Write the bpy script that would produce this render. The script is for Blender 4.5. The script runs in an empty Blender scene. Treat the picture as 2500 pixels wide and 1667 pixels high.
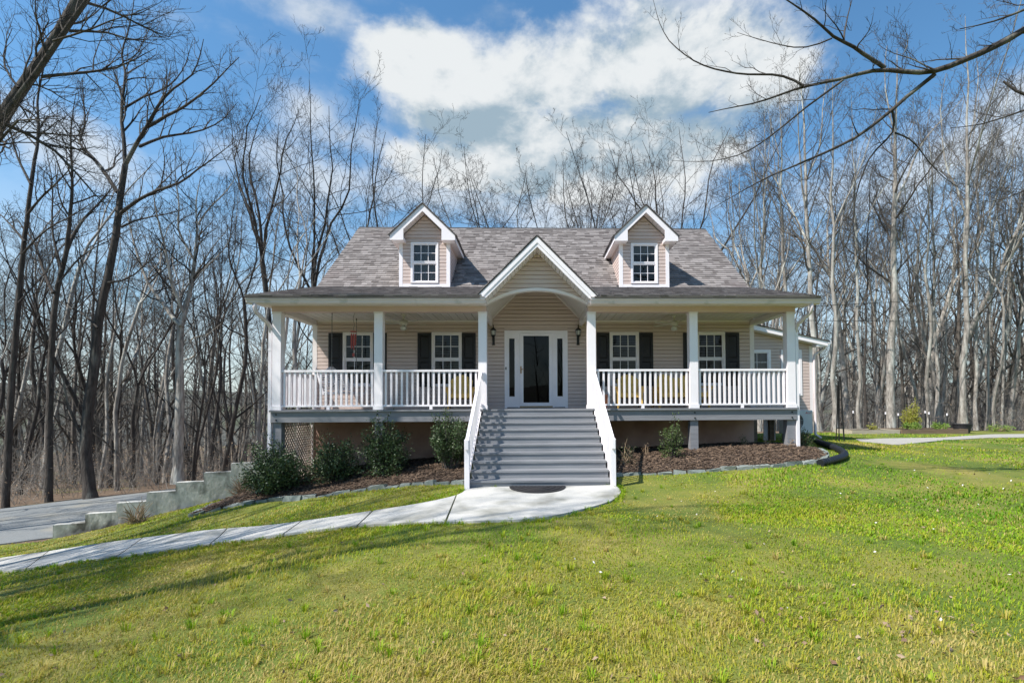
import bpy, math, random
import numpy as np
from mathutils import Vector, Matrix
R_ = math.radians
SC = bpy.context.scene
COL = SC.collection

# ------------------------------------------------------------------ camera
FPX, U0, V0 = 1220.0, 1326.23, 953.13
CAMP = np.array([-0.18984, -11.7476, 0.12279])
def _rot(yaw, pitch, roll):
    cy, sy = math.cos(yaw), math.sin(yaw); cp, sp = math.cos(pitch), math.sin(pitch); cr, sr = math.cos(roll), math.sin(roll)
    return (np.array([[cy, -sy, 0], [sy, cy, 0], [0, 0, 1]]) @ np.array([[1, 0, 0], [0, cp, -sp], [0, sp, cp]])
            @ np.array([[cr, 0, sr], [0, 1, 0], [-sr, 0, cr]]))
CR = _rot(-0.0276969, R_(1.5), 0.00467364)
cam = bpy.data.cameras.new('camera')
cam.lens = FPX / 2500 * 36; cam.sensor_width = 36; cam.sensor_fit = 'HORIZONTAL'
cam.shift_x = -(U0 - 1250) / 2500; cam.shift_y = (V0 - 833.5) / 2500
cam.clip_start = 0.1; cam.clip_end = 3000
co = bpy.data.objects.new('camera', cam); COL.objects.link(co)
M4 = Matrix.Identity(4)
for i in range(3):
    M4[i][0], M4[i][1], M4[i][2], M4[i][3] = CR[i, 0], CR[i, 2], -CR[i, 1], CAMP[i]
co.matrix_world = M4
SC.camera = co

# ------------------------------------------------------------------ sky and sun
SUN_L = Vector((1.0, 0.554, -1.44)).normalized()      # the way sunlight travels
SUN_EL = math.asin(-SUN_L.z); SUN_AZ = math.atan2(-SUN_L.x, -SUN_L.y)
SKY_S = 0.115
world = bpy.data.worlds.new('World'); SC.world = world; world.use_nodes = True
wn, wl = world.node_tree.nodes, world.node_tree.links
wn.clear()
def N(t, **k):
    n = wn.new(t)
    for a, b in k.items(): setattr(n, a, b)
    return n
def wmath(op, a, b=None, c=None, clamp=False):
    n = N('ShaderNodeMath', operation=op, use_clamp=clamp)
    for i, x in enumerate((a, b, c)):
        if x is None: continue
        if isinstance(x, (int, float)): n.inputs[i].default_value = x
        else: wl.new(x, n.inputs[i])
    return n.outputs[0]
out = N('ShaderNodeOutputWorld'); bg = N('ShaderNodeBackground'); bg.inputs['Strength'].default_value = SKY_S
wl.new(bg.outputs[0], out.inputs[0])
sky = N('ShaderNodeTexSky', sky_type='NISHITA', sun_disc=False, sun_elevation=SUN_EL, sun_rotation=SUN_AZ % (2 * math.pi))
sky.air_density = 1.15; sky.dust_density = 0.6; sky.ozone_density = 2.2
tc = N('ShaderNodeTexCoord')
DIRV = tc.outputs['Generated']
def wmap(scale, loc=(0, 0, 0)):
    m = N('ShaderNodeMapping'); m.inputs['Scale'].default_value = scale; m.inputs['Location'].default_value = loc
    wl.new(DIRV, m.inputs['Vector']); return m.outputs[0]
def wnoise(vec, scale, detail=8, rough=.55, dist=0.0):
    n = N('ShaderNodeTexNoise'); n.inputs['Scale'].default_value = scale; n.inputs['Detail'].default_value = detail
    n.inputs['Roughness'].default_value = rough; n.inputs['Distortion'].default_value = dist
    wl.new(vec, n.inputs['Vector']); return n.outputs['Fac']
def pixdir(u, v):
    d = CR @ np.array([(u - U0) / FPX, 1, -(v - V0) / FPX]); return d / np.linalg.norm(d)
def blob(u, v, ru, rv):
    d = pixdir(u, v); k = d[1] / FPX
    sub = N('ShaderNodeVectorMath', operation='SUBTRACT'); wl.new(DIRV, sub.inputs[0]); sub.inputs[1].default_value = d
    mul = N('ShaderNodeVectorMath', operation='MULTIPLY'); wl.new(sub.outputs[0], mul.inputs[0])
    mul.inputs[1].default_value = (1 / (ru * k), 1 / (ru * k * 1.2), 1 / (rv * k))
    ln = N('ShaderNodeVectorMath', operation='LENGTH'); wl.new(mul.outputs[0], ln.inputs[0])
    return wmath('SUBTRACT', 1.0, ln.outputs['Value'])
def wmax(xs):
    a = xs[0]
    for b in xs[1:]: a = wmath('SMOOTH_MAX', a, b, 0.25)
    return a
def ramp(x, lo, hi):
    n = N('ShaderNodeMapRange', interpolation_type='SMOOTHSTEP'); wl.new(x, n.inputs[0])
    n.inputs[1].default_value = lo; n.inputs[2].default_value = hi; return n.outputs[0]
n1 = wnoise(wmap((1, 1, 1.5)), 4.6, 11, .60, .12)
n2 = wnoise(wmap((1, 1, 1.5), (-0.012, -0.008, 0.05)), 4.6, 11, .60, .12)
nlow = wnoise(wmap((1, 1, 2.2), (3.1, 1.7, .4)), 2.3, 7, .6, .2)
big = wmax([blob(1060, 165, 300, 120), blob(1330, 215, 360, 150), blob(1620, 190, 330, 175), blob(1430, 330, 420, 115),
            blob(1850, 190, 190, 150), blob(1180, 290, 300, 90), blob(1420, 420, 380, 80), blob(1640, 360, 380, 110), blob(1120, 400, 260, 70), blob(1290, 320, 420, 130)])
cb = ramp(wmath('ADD', big, wmath('MULTIPLY', wmath('SUBTRACT', n1, 0.5), 2.3)), 0.0, 0.52)
thin = wmax([blob(760, 40, 260, 75), blob(1640, 25, 330, 60), blob(860, 330, 200, 75), blob(760, 275, 150, 110), blob(200, 360, 170, 110),
             blob(1000, 290, 120, 60), blob(2250, 420, 420, 190), blob(1250, 480, 900, 110), blob(2480, 250, 150, 80)])
ct = wmath('MULTIPLY', ramp(wmath('ADD', thin, wmath('MULTIPLY', wmath('SUBTRACT', n1, 0.5), 2.6)), 0.0, 1.0), 0.72)
sepz = N('ShaderNodeSeparateXYZ'); wl.new(DIRV, sepz.inputs[0])
# scattered cloud over the whole sky, and the pale band near the horizon
cg = wmath('MULTIPLY', ramp(nlow, 0.56, 0.78), 0.45)
hz = wmath('MULTIPLY', ramp(sepz.outputs['Z'], 0.46, 0.0), 0.72)
cov = wmath('MAXIMUM', wmath('MAXIMUM', cb, ct), wmath('MAXIMUM', cg, hz), clamp=True)
lit = ramp(wmath('ADD', wmath('MULTIPLY', wmath('SUBTRACT', n1, n2), 4.2),
                 wmath('ADD', wmath('MULTIPLY', ramp(wmax([blob(1560, 352, 520, 95), blob(1330, 405, 380, 90), blob(1150, 330, 250, 70)]), -0.1, 1.0), -0.75), 0.84)), 0.0, 1.0)
ccol = N('ShaderNodeMix', data_type='RGBA'); wl.new(lit, ccol.inputs['Factor'])
ccol.inputs['A'].default_value = (2.1, 2.8, 3.35, 1); ccol.inputs['B'].default_value = (4.95, 5.15, 5.25, 1)
skyc = N('ShaderNodeMix', data_type='RGBA', blend_type='MULTIPLY'); skyc.inputs['Factor'].default_value = 1
wl.new(sky.outputs[0], skyc.inputs['A']); skyc.inputs['B'].default_value = (.62, .95, 1.08, 1)
mixc = N('ShaderNodeMix', data_type='RGBA'); wl.new(cov, mixc.inputs['Factor'])
wl.new(skyc.outputs['Result'], mixc.inputs['A']); wl.new(ccol.outputs['Result'], mixc.inputs['B'])
wl.new(mixc.outputs['Result'], bg.inputs['Color'])

sun = bpy.data.lights.new('sun', 'SUN'); sun.energy = 5.0; sun.angle = R_(0.53); sun.color = (1.0, 0.955, 0.88)
so = bpy.data.objects.new('sun', sun); COL.objects.link(so)
so.rotation_euler = SUN_L.to_track_quat('-Z', 'Y').to_euler(); so.location = (-20, -12, 30)
SC.view_settings.view_transform = 'Standard'; SC.view_settings.look = 'None'
SC.view_settings.exposure = 0.55; SC.view_settings.gamma = 1.0; SC.view_settings.use_curve_mapping = False
SC.cycles.max_bounces = 6; SC.cycles.transparent_max_bounces = 12

# ------------------------------------------------------------------ helpers
def ray(u, v): return CR @ np.array([(u - U0) / FPX, 1.0, -(v - V0) / FPX])
def P(u, v, Y=None, Z=None):
    d = ray(u, v); t = (Y - CAMP[1]) / d[1] if Y is not None else (Z - CAMP[2]) / d[2]
    return CAMP + t * d
def sstep(a, b, x):
    t = np.clip((np.asarray(x, float) - a) / (b - a), 0, 1); return t * t * (3 - 2 * t)
_GC = np.array([
 (0,-3,-1.425),(1.4,-3,-1.425),(-1.4,-3,-1.45),(0,-2.4,-1.425),(-1.4,-4.9,-1.50),(-2.8,-3.6,-1.66),(-4.2,-3.2,-1.88),(-5.5,-2.9,-2.1),(-8,-2.6,-2.48),(-10,-2.2,-2.82),(-12,-1.2,-3.08),
 (-11.7,.75,-3.08),(-9.5,1.4,-2.62),(-7.6,2.0,-2.22),(-7.4,-.87,-2.25),(-6.2,0,-1.85),(-4.9,-.95,-1.87),(-3.9,-1.03,-1.72),(-2.9,-1.26,-1.58),
 (-1.4,-2.0,-1.43),(-1.87,-.6,-1.40),(-3.5,-.1,-1.52),(-4.8,0,-1.68),(-5,2,-1.62),(-2,2,-1.35),(2,2,-1.20),(4,2,-1.12),(6,2,-1.06),
 (3.76,.1,-1.04),(6.1,.1,-.97),(1.5,-1.7,-1.35),(3,-1.85,-1.27),(5.1,-1.7,-1.16),(6.6,-.4,-1.09),(8.5,3.5,-1.12),(13,9,-1.22),(18,9,-1.22),
 (25,10,-1.3),(18,0,-1.22),(10,-3,-1.3),(5,-6,-1.43),(0,-8,-1.52),(0,-12,-1.55),(-5,-8,-1.95),(-8,-6,-2.35),(10,-10,-1.42),(-5,-5,-1.98),
 (-15,-4,-3.35),(-10,-10,-2.5),(40,20,-1.7),(40,-20,-1.5),(-20,-20,-3.2),(-14,0,-3.2),(-18,-1.4,-3.38),(-25,-4,-3.6),(0,-30,-1.8),(0,8,-1.5),(10,14,-1.4),(24,18,-1.5)])
def _tps(a, b):
    r2 = ((a[:, None, :] - b[None, :, :]) ** 2).sum(-1); return 0.5 * r2 * np.log(r2 + 1e-9)
_n = len(_GC); _A = np.zeros((_n + 3, _n + 3)); _A[:_n, :_n] = _tps(_GC[:, :2], _GC[:, :2]) + 0.05 * np.eye(_n)
_A[:_n, _n] = 1; _A[:_n, _n + 1:] = _GC[:, :2]; _A[_n:, :_n] = _A[:_n, _n:].T
_W = np.linalg.solve(_A, np.r_[_GC[:, 2], 0, 0, 0])
def wall_y(x): return 0.75 + (x + 11.7) * (2.3 - 0.75) / (11.7 - 7.2)
def is_low(x, y):
    return (x < -6.25) & (y > wall_y(x) + 0.1)
def ground(x, y):
    x = np.atleast_1d(np.asarray(x, float)); y = np.atleast_1d(np.asarray(y, float)); sh = x.shape
    x, y = x.ravel(), y.ravel(); z = np.empty_like(x)
    for i in range(0, len(x), 20000):
        q = np.c_[x[i:i+20000], y[i:i+20000]]
        z[i:i+20000] = _tps(q, _GC[:, :2]) @ _W[:_n] + _W[_n] + q @ _W[_n + 1:]
    z = np.clip(z, -4.2, -0.85)
    low = -3.1 - 0.045 * np.clip(-x - 11.7, 0, 12) - 0.07 * np.clip(y - 8.5, 0, 30)
    z = np.where(is_low(x, y), low, z)
    r = np.hypot(x, y)
    far = -5.2 - 7.0 * sstep(35, 100, r) + (26 + 7 * np.sin(x * .011 + 1) + 5 * np.sin(x * .023 + y * .004)) * sstep(190, 430, r)
    w = np.maximum(sstep(13, 38, y), sstep(38, 75, r))
    z = z * (1 - w) + far * w
    return z.reshape(sh)
def gz(x, y): return float(ground(x, y)[0])
def G(u, v):
    d = ray(u, v); t = np.linspace(2.5, 60, 1600); p = CAMP[None] + t[:, None] * d[None]
    below = p[:, 2] < ground(p[:, 0], p[:, 1]); i = int(np.argmax(below))
    if not below.any(): return p[-1]
    return p[i]

class MB:
    def __init__(s): s.v = []; s.f = []
    def add(s, vs, fs):
        o = len(s.v); s.v += [tuple(map(float, q)) for q in vs]; s.f += [tuple(i + o for i in f) for f in fs]; return s
    def box(s, x0, x1, y0, y1, z0, z1):
        return s.add([(x0,y0,z0),(x1,y0,z0),(x1,y1,z0),(x0,y1,z0),(x0,y0,z1),(x1,y0,z1),(x1,y1,z1),(x0,y1,z1)],
                     [(0,3,2,1),(4,5,6,7),(0,1,5,4),(1,2,6,5),(2,3,7,6),(3,0,4,7)])
    def obox(s, c, ax, ay, az):
        c, ax, ay, az = map(np.asarray, (c, ax, ay, az))
        vs = [c + a*ax + b*ay + g*az for g in (-1, 1) for a, b in ((-1,-1),(1,-1),(1,1),(-1,1))]
        return s.add(vs, [(0,3,2,1),(4,5,6,7),(0,1,5,4),(1,2,6,5),(2,3,7,6),(3,0,4,7)])
    def bar(s, p, q, w, h, up=(0, 0, 1)):
        p, q = np.asarray(p, float), np.asarray(q, float); d = q - p; L = np.linalg.norm(d); d /= L
        sd = np.cross(d, up); sd /= np.linalg.norm(sd); u2 = np.cross(sd, d)
        return s.obox((p + q) / 2, d * L / 2, sd * w / 2, u2 * h / 2)
    def prism(s, poly, fn, a, b):
        n = len(poly); vs = [fn(p, q, a) for p, q in poly] + [fn(p, q, b) for p, q in poly]
        return s.add(vs, [tuple(range(n))[::-1], tuple(range(n, 2*n))] + [(i, (i+1) % n, n + (i+1) % n, n + i) for i in range(n)])
    def tube(s, pts, rad, n=8, cap=True):
        pts = np.asarray(pts, float); m = len(pts); rad = np.broadcast_to(np.asarray(rad, float), (m,))
        t = np.gradient(pts, axis=0); t /= np.linalg.norm(t, axis=1, keepdims=True) + 1e-12
        ref = np.array([0.31, 0.17, 1.0]) if abs(t[:, 2]).mean() < .8 else np.array([1.0, 0.2, 0.1])
        a = np.cross(t, ref); a /= np.linalg.norm(a, axis=1, keepdims=True) + 1e-12; b = np.cross(t, a)
        ang = np.linspace(0, 2*math.pi, n, endpoint=False)
        vs = (pts[:, None] + rad[:, None, None] * (np.cos(ang)[None, :, None] * a[:, None] + np.sin(ang)[None, :, None] * b[:, None])).reshape(-1, 3)
        fs = [(i*n+j, i*n+(j+1) % n, (i+1)*n+(j+1) % n, (i+1)*n+j) for i in range(m-1) for j in range(n)]
        if cap: fs += [tuple(range(n))[::-1], tuple(range((m-1)*n, m*n))]
        return s.add(vs, fs)
    def lathe(s, prof, c, n=12):
        c = np.asarray(c, float); vs = []
        for r, z in prof:
            for j in range(n):
                a = 2*math.pi*j/n; vs.append((c[0]+r*math.cos(a), c[1]+r*math.sin(a), c[2]+z))
        m = len(prof)
        fs = [(i*n+j, i*n+(j+1) % n, (i+1)*n+(j+1) % n, (i+1)*n+j) for i in range(m-1) for j in range(n)]
        fs += [tuple(range(n))[::-1], tuple(range((m-1)*n, m*n))]
        return s.add(vs, fs)
    def mesh(s, name, m):
        me = bpy.data.meshes.new(name); me.from_pydata(s.v, [], s.f); me.materials.append(m); me.validate(); return me
    def build(s, name, m, parent=None, smooth=False, **props):
        me = s.mesh(name, m)
        if smooth: me.shade_smooth()
        return link(name, me, parent, **props)
def wm(o):
    m = o.matrix_basis.copy()
    if o.parent: m = wm(o.parent) @ o.matrix_parent_inverse @ m
    return m
def link(name, me, parent=None, **props):
    o = bpy.data.objects.new(name, me); COL.objects.link(o)
    if parent is not None:
        o.parent = parent; o.matrix_parent_inverse = wm(parent).inverted()
    for k, v in props.items(): o[k] = v
    return o
def thing(name, label, cat, loc=(0, 0, 0), group=None, rz=0.0):
    o = bpy.data.objects.new(name, None); COL.objects.link(o); o.location = loc; o.rotation_euler = (0, 0, rz)
    o.empty_display_size = .2
    o['label'] = label; o['category'] = cat
    if group: o['group'] = group
    return o
def tag(o, label, cat, group=None):
    o['label'] = label; o['category'] = cat
    if group: o['group'] = group
    return o
def part(name, parent):                                # an Empty part holding sub-parts
    o = bpy.data.objects.new(name, None); COL.objects.link(o); o.parent = parent
    o.matrix_parent_inverse = wm(parent).inverted(); o.empty_display_size = .1; return o
def dup(root, loc, rz=0.0, sc=1.0, label=None):
    r = root.copy(); COL.objects.link(r); r.location = loc; r.rotation_euler = (0, 0, rz); r.scale = (sc, sc, sc)
    if label: r['label'] = label
    for ch in root.children:
        c = ch.copy(); COL.objects.link(c); c.parent = r
        for g in ch.children:
            d = g.copy(); COL.objects.link(d); d.parent = c
    return r
def npmesh(name, V, F, m, attr=None):
    """V (n,3), F (k,3 or 4) arrays -> mesh, quickly"""
    V = np.asarray(V, np.float32); F = np.asarray(F, np.int32)
    me = bpy.data.meshes.new(name); k = F.shape[1]
    me.vertices.add(len(V)); me.vertices.foreach_set('co', V.ravel())
    me.loops.add(F.size); me.loops.foreach_set('vertex_index', F.ravel())
    me.polygons.add(len(F)); me.polygons.foreach_set('loop_start', np.arange(0, F.size, k, dtype=np.int32))
    me.update(calc_edges=True); me.materials.append(m)
    if attr is not None:
        for an, av in attr.items():
            a = me.attributes.new(an, 'FLOAT', 'POINT'); a.data.foreach_set('value', np.asarray(av, np.float32))
    return me

# ------------------------------------------------------------------ materials
def mat(name, c1, c2=None, scale=4.0, rough=.6, bump=0.0, bscale=40.0, spec=.4, metal=0.0, stretch=(1, 1, 1), objrand=0.0,
        island=0.0, c3=None, s3=1.0, t3=(.5, .7), detail=5, bdist=.02, two_sided=None, trans=0.0):
    m = bpy.data.materials.new(name); m.use_nodes = True; nt = m.node_tree; nd, lk = nt.nodes, nt.links
    b = nd['Principled BSDF']; b.inputs['Roughness'].default_value = rough; b.inputs['Metallic'].default_value = metal
    b.inputs['Specular IOR Level'].default_value = spec
    t = nd.new('ShaderNodeTexCoord'); mp = nd.new('ShaderNodeMapping'); mp.inputs['Scale'].default_value = stretch
    lk.new(t.outputs['Object'], mp.inputs[0]); vec = mp.outputs[0]
    col = None
    if c2 is not None:
        n = nd.new('ShaderNodeTexNoise'); n.inputs['Scale'].default_value = scale; n.inputs['Detail'].default_value = detail; n.inputs['Roughness'].default_value = .6
        lk.new(vec, n.inputs['Vector'])
        r = nd.new('ShaderNodeMapRange'); r.inputs[1].default_value = .3; r.inputs[2].default_value = .7; lk.new(n.outputs['Fac'], r.inputs[0]); f = r.outputs[0]
        if island or objrand:
            a = None
            if island:
                ge = nd.new('ShaderNodeNewGeometry'); a = ge.outputs['Random Per Island']
            if objrand:
                oi = nd.new('ShaderNodeObjectInfo')
                if a is None: a = oi.outputs['Random']
                else:
                    ad = nd.new('ShaderNodeMath'); ad.operation = 'ADD'; lk.new(a, ad.inputs[0]); lk.new(oi.outputs['Random'], ad.inputs[1])
                    fr = nd.new('ShaderNodeMath'); fr.operation = 'FRACT'; lk.new(ad.outputs[0], fr.inputs[0]); a = fr.outputs[0]
            mxf = nd.new('ShaderNodeMix'); mxf.inputs[0].default_value = max(island, objrand); lk.new(f, mxf.inputs[2]); lk.new(a, mxf.inputs[3]); f = mxf.outputs[0]
        mx = nd.new('ShaderNodeMix'); mx.data_type = 'RGBA'; lk.new(f, mx.inputs['Factor'])
        mx.inputs['A'].default_value = (*c1, 1); mx.inputs['B'].default_value = (*c2, 1); col = mx.outputs['Result']
        if c3 is not None:
            n3 = nd.new('ShaderNodeTexNoise'); n3.inputs['Scale'].default_value = s3; n3.inputs['Detail'].default_value = 6; lk.new(vec, n3.inputs['Vector'])
            r3 = nd.new('ShaderNodeMapRange'); r3.inputs[1].default_value, r3.inputs[2].default_value = t3; lk.new(n3.outputs['Fac'], r3.inputs[0])
            m3 = nd.new('ShaderNodeMix'); m3.data_type = 'RGBA'; lk.new(r3.outputs[0], m3.inputs['Factor']); lk.new(col, m3.inputs['A']); m3.inputs['B'].default_value = (*c3, 1)
            col = m3.outputs['Result']
        lk.new(col, b.inputs['Base Color'])
    else: b.inputs['Base Color'].default_value = (*c1, 1)
    if bump:
        bn = nd.new('ShaderNodeTexNoise'); bn.inputs['Scale'].default_value = bscale; bn.inputs['Detail'].default_value = 6; lk.new(vec, bn.inputs['Vector'])
        bp = nd.new('ShaderNodeBump'); bp.inputs['Strength'].default_value = bump; bp.inputs['Distance'].default_value = bdist
        lk.new(bn.outputs['Fac'], bp.inputs['Height']); lk.new(bp.outputs[0], b.inputs['Normal'])
    if trans:
        tr = nd.new('ShaderNodeBsdfTranslucent')
        if col is not None: lk.new(col, tr.inputs['Color'])
        else: tr.inputs['Color'].default_value = (*c1, 1)
        ms = nd.new('ShaderNodeMixShader'); ms.inputs[0].default_value = trans
        lk.new(b.outputs[0], ms.inputs[1]); lk.new(tr.outputs[0], ms.inputs[2]); lk.new(ms.outputs[0], nd['Material Output'].inputs[0])
    return m
def glass(name, tint, refl=1.0):
    m = bpy.data.materials.new(name); m.use_nodes = True; nd, lk = m.node_tree.nodes, m.node_tree.links; nd.clear()
    o = nd.new('ShaderNodeOutputMaterial'); mx = nd.new('ShaderNodeMixShader'); t = nd.new('ShaderNodeBsdfTransparent'); g = nd.new('ShaderNodeBsdfGlossy')
    t.inputs[0].default_value = (*tint, 1); g.inputs['Roughness'].default_value = .015; fr = nd.new('ShaderNodeFresnel'); fr.inputs[0].default_value = 1.55
    mu = nd.new('ShaderNodeMath'); mu.operation = 'MULTIPLY'; mu.inputs[1].default_value = refl * 2.0; mu.use_clamp = True; lk.new(fr.outputs[0], mu.inputs[0])
    lk.new(mu.outputs[0], mx.inputs[0]); lk.new(t.outputs[0], mx.inputs[1]); lk.new(g.outputs[0], mx.inputs[2]); lk.new(mx.outputs[0], o.inputs[0]); return m
M = {}
M['siding'] = mat('vinyl_siding', (.58, .455, .41), (.65, .525, .475), 1.6, .5, .05, 60, objrand=.5)
M['white'] = mat('white_paint', (.88, .825, .85), (.93, .88, .90), 2.5, .4, .04, 80)
M['trim'] = mat('white_vinyl_trim', (.80, .73, .725), (.86, .79, .785), 1.3, .45, .03, 60)
M['beam'] = mat('cream_clad_beam', (.66, .475, .44), (.74, .56, .52), 1.5, .5, .03, 40)
M['ceil'] = mat('porch_ceiling_vinyl', (.74, .68, .64), (.80, .74, .70), 1.2, .5, objrand=.4)
M['gutter'] = mat('gutter_metal', (.68, .595, .60), (.76, .67, .675), .8, .38, .03, 20, c3=(.42, .40, .37), s3=3, t3=(.58, .8))
M['deck'] = mat('grey_deck_paint', (.20, .20, .215), (.26, .26, .275), 3, .5, .25, 9, stretch=(.5, 6, 6), bdist=.01, c3=(.30, .30, .31), s3=2.5, t3=(.62, .8))
M['stair'] = mat('grey_stair_paint', (.20, .205, .22), (.27, .275, .29), 3, .42, .22, 9, stretch=(.5, 6, 6), bdist=.01, c3=(.40, .40, .41), s3=2.2, t3=(.62, .85))
M['shingle'] = mat('asphalt_shingle', (.115, .10, .096), (.32, .29, .28), 9, .9, .4, 90, island=.78, objrand=.4, c3=(.20, .165, .16), s3=.9, t3=(.58, .9), spec=.2)
M['roofdark'] = mat('roof_underlay', (.05, .045, .045), (.075, .07, .07), 6, .9)
M['stucco'] = mat('terracotta_stucco', (.56, .345, .265), (.66, .44, .35), 1.6, .85, .3, 14, c3=(.36, .20, .15), s3=1.1, t3=(.5, .75))
M['shutter'] = mat('dark_brown_shutter', (.012, .010, .011), (.02, .017, .018), 5, .45, .1, 60)
M['black'] = mat('black_metal', (.012, .012, .013), (.02, .02, .02), 8, .4)
M['room'] = mat('dark_room', (.05, .045, .042), (.07, .06, .055), 1.0, .9)
M['blind'] = mat('blind_slat', (.55, .53, .50), (.62, .6, .57), 4, .6)
M['curtain'] = mat('grey_curtain', (.42, .42, .44), (.6, .6, .62), 6, .8, stretch=(8, 8, .3))
M['brush'] = mat('pale_brush_twig', (.055, .048, .042), (.36, .325, .29), 1.5, .9, island=.6)
M['lattice'] = mat('tan_lattice_wood', (.56, .45, .37), (.68, .57, .49), 3, .8)
M['pane'] = glass('window_pane', (.24, .24, .24), .36)
M['doorglass'] = glass('door_glass', (.04, .04, .04), .24)
M['frost'] = mat('frosted_lamp_glass', (.55, .55, .52), (.65, .65, .6), 6, .3)
M['brass'] = mat('aged_brass', (.30, .15, .05), (.4, .22, .08), 20, .35, metal=.9)
M['oak'] = mat('oak_threshold', (.36, .24, .11), (.45, .31, .16), 6, .5)
M['yellow'] = mat('yellow_painted_wood', (.82, .50, .12), (.88, .58, .17), 5, .5, .08, 30)
M['cream'] = mat('cream_fan_enamel', (.60, .56, .48), (.66, .62, .54), 4, .4)
M['red'] = mat('red_chime_metal', (.36, .05, .04), (.45, .08, .06), 8, .35)
M['steel'] = mat('galvanised_chain', (.20, .19, .18), (.28, .27, .26), 20, .4, metal=.6)
M['rubber'] = mat('black_rubber', (.014, .013, .015), (.03, .028, .03), 30, .6, .6, 120)
M['pipe'] = mat('black_corrugated_plastic', (.012, .014, .018), (.02, .022, .027), 5, .35)
M['concrete'] = mat('weathered_concrete', (.34, .335, .31), (.66, .645, .60), 3.4, .85, .8, 10, c3=(.12, .112, .095), s3=2.6, t3=(.52, .66), stretch=(1, 1, .6))
M['path'] = mat('exposed_aggregate', (.40, .385, .36), (.58, .565, .53), 75, .85, .5, 150, c3=(.24, .235, .205), s3=1.9, t3=(.46, .70), bdist=.008)
M['asphalt'] = mat('grey_driveway', (.14, .15, .155), (.22, .23, .23), 30, .85, .3, 120, c3=(.24, .23, .20), s3=.8)
M['stone'] = mat('green_grey_stone', (.11, .14, .13), (.30, .32, .295), 7, .8, .5, 25, objrand=.6)
M['mulch'] = mat('bark_mulch', (.028, .018, .013), (.085, .056, .04), 28, .95, 1.0, 45, bdist=.05, detail=8)
M['chip'] = mat('bark_chip', (.035, .021, .015), (.20, .135, .09), 9, .9, island=.85)
M['soil'] = mat('lawn_soil', (.115, .15, .014), (.25, .21, .055), 1.1, .95, .6, 60, c3=(.09, .13, .015), s3=.7, t3=(.42, .62), detail=9)
M['floor'] = mat('leaf_litter', (.075, .05, .032), (.19, .13, .085), 14, .95, .8, 30, detail=9, c3=(.16, .15, .05), s3=.35, t3=(.55, .7))
M['hill'] = mat('wooded_hill', (.05, .05, .042), (.095, .09, .072), .09, .95, c3=(.09, .11, .05), s3=.012, t3=(.5, .65))
M['gravel'] = mat('pale_gravel', (.30, .285, .255), (.44, .42, .385), 60, .9, .6, 90)
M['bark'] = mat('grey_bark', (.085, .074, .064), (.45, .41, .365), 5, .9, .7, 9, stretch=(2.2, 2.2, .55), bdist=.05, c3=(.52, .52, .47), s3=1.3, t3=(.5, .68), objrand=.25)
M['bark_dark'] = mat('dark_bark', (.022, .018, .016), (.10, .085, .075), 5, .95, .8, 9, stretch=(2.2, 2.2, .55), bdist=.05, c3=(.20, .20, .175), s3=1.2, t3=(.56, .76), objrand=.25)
M['twig'] = mat('grey_twig', (.045, .037, .032), (.165, .145, .125), 2.5, .9, objrand=.3)
M['twig_dark'] = mat('dark_twig', (.02, .017, .015), (.075, .064, .055), 2.5, .9, objrand=.3)
M['beech'] = mat('dry_beech_leaf', (.30, .19, .11), (.52, .38, .26), 3, .8, island=.7, trans=.3)
M['holly'] = mat('holly_leaf', (.02, .046, .013), (.095, .14, .05), 6, .42, island=.75, spec=.45)
M['boxleaf'] = mat('young_leaf', (.045, .08, .02), (.12, .17, .05), 6, .45, island=.75, trans=.2)
M['forsythia'] = mat('yellow_green_leaf', (.20, .22, .03), (.42, .40, .06), 6, .5, island=.75, trans=.25)
M['bright'] = mat('bright_green_leaf', (.13, .24, .03), (.27, .38, .07), 6, .5, island=.7, trans=.25)
M['dryleaf'] = mat('dry_fallen_leaf', (.16, .08, .045), (.48, .36, .26), 4, .8, island=.85, trans=.15)
M['petal'] = mat('white_petal', (.75, .70, .70), (.85, .82, .82), 4, .6, trans=.2)
M['tan'] = mat('dry_stem', (.24, .17, .11), (.36, .27, .18), 5, .9)
M['plank'] = mat('weathered_plank', (.33, .28, .21), (.46, .41, .33), 3, .85, .3, 12, stretch=(1, 6, 6))
M['plank_dark'] = mat('brown_plank', (.14, .095, .06), (.21, .15, .10), 3, .85, .3, 12, stretch=(1, 6, 6))
M['ac'] = mat('outdoor_unit_enamel', (.58, .59, .60), (.63, .64, .65), 2, .4)
M['logo_red'] = mat('logo_red', (.55, .02, .02))
M['terracotta'] = mat('terracotta_pot', (.32, .13, .075), (.42, .19, .12), 5, .8)
# grass blade colour: patches by place plus blade-to-blade variety
def grass_mat():
    m = mat('grass_blade', (.16, .20, .028), (.36, .34, .085), .55, .6, island=.0, trans=.35, spec=.25)
    nd, lk = m.node_tree.nodes, m.node_tree.links
    b = nd['Principled BSDF']; at = nd.new('ShaderNodeAttribute'); at.attribute_name = 'tone'
    cr = nd.new('ShaderNodeValToRGB'); e = cr.color_ramp.elements
    e[0].position = 0; e[0].color = (.11, .25, .008, 1); e[1].position = 1; e[1].color = (.52, .41, .15, 1)
    for p_, c_ in ((.35, (.235, .385, .014, 1)), (.62, (.37, .39, .022, 1)), (.82, (.40, .34, .05, 1))):
        k = cr.color_ramp.elements.new(p_); k.color = c_
    lk.new(at.outputs['Fac'], cr.inputs[0]); lk.new(cr.outputs[0], b.inputs['Base Color'])
    for n in nd:
        if n.type == 'BSDF_TRANSLUCENT': lk.new(cr.outputs[0], n.inputs['Color'])
    return m
M['grass'] = grass_mat()

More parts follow.
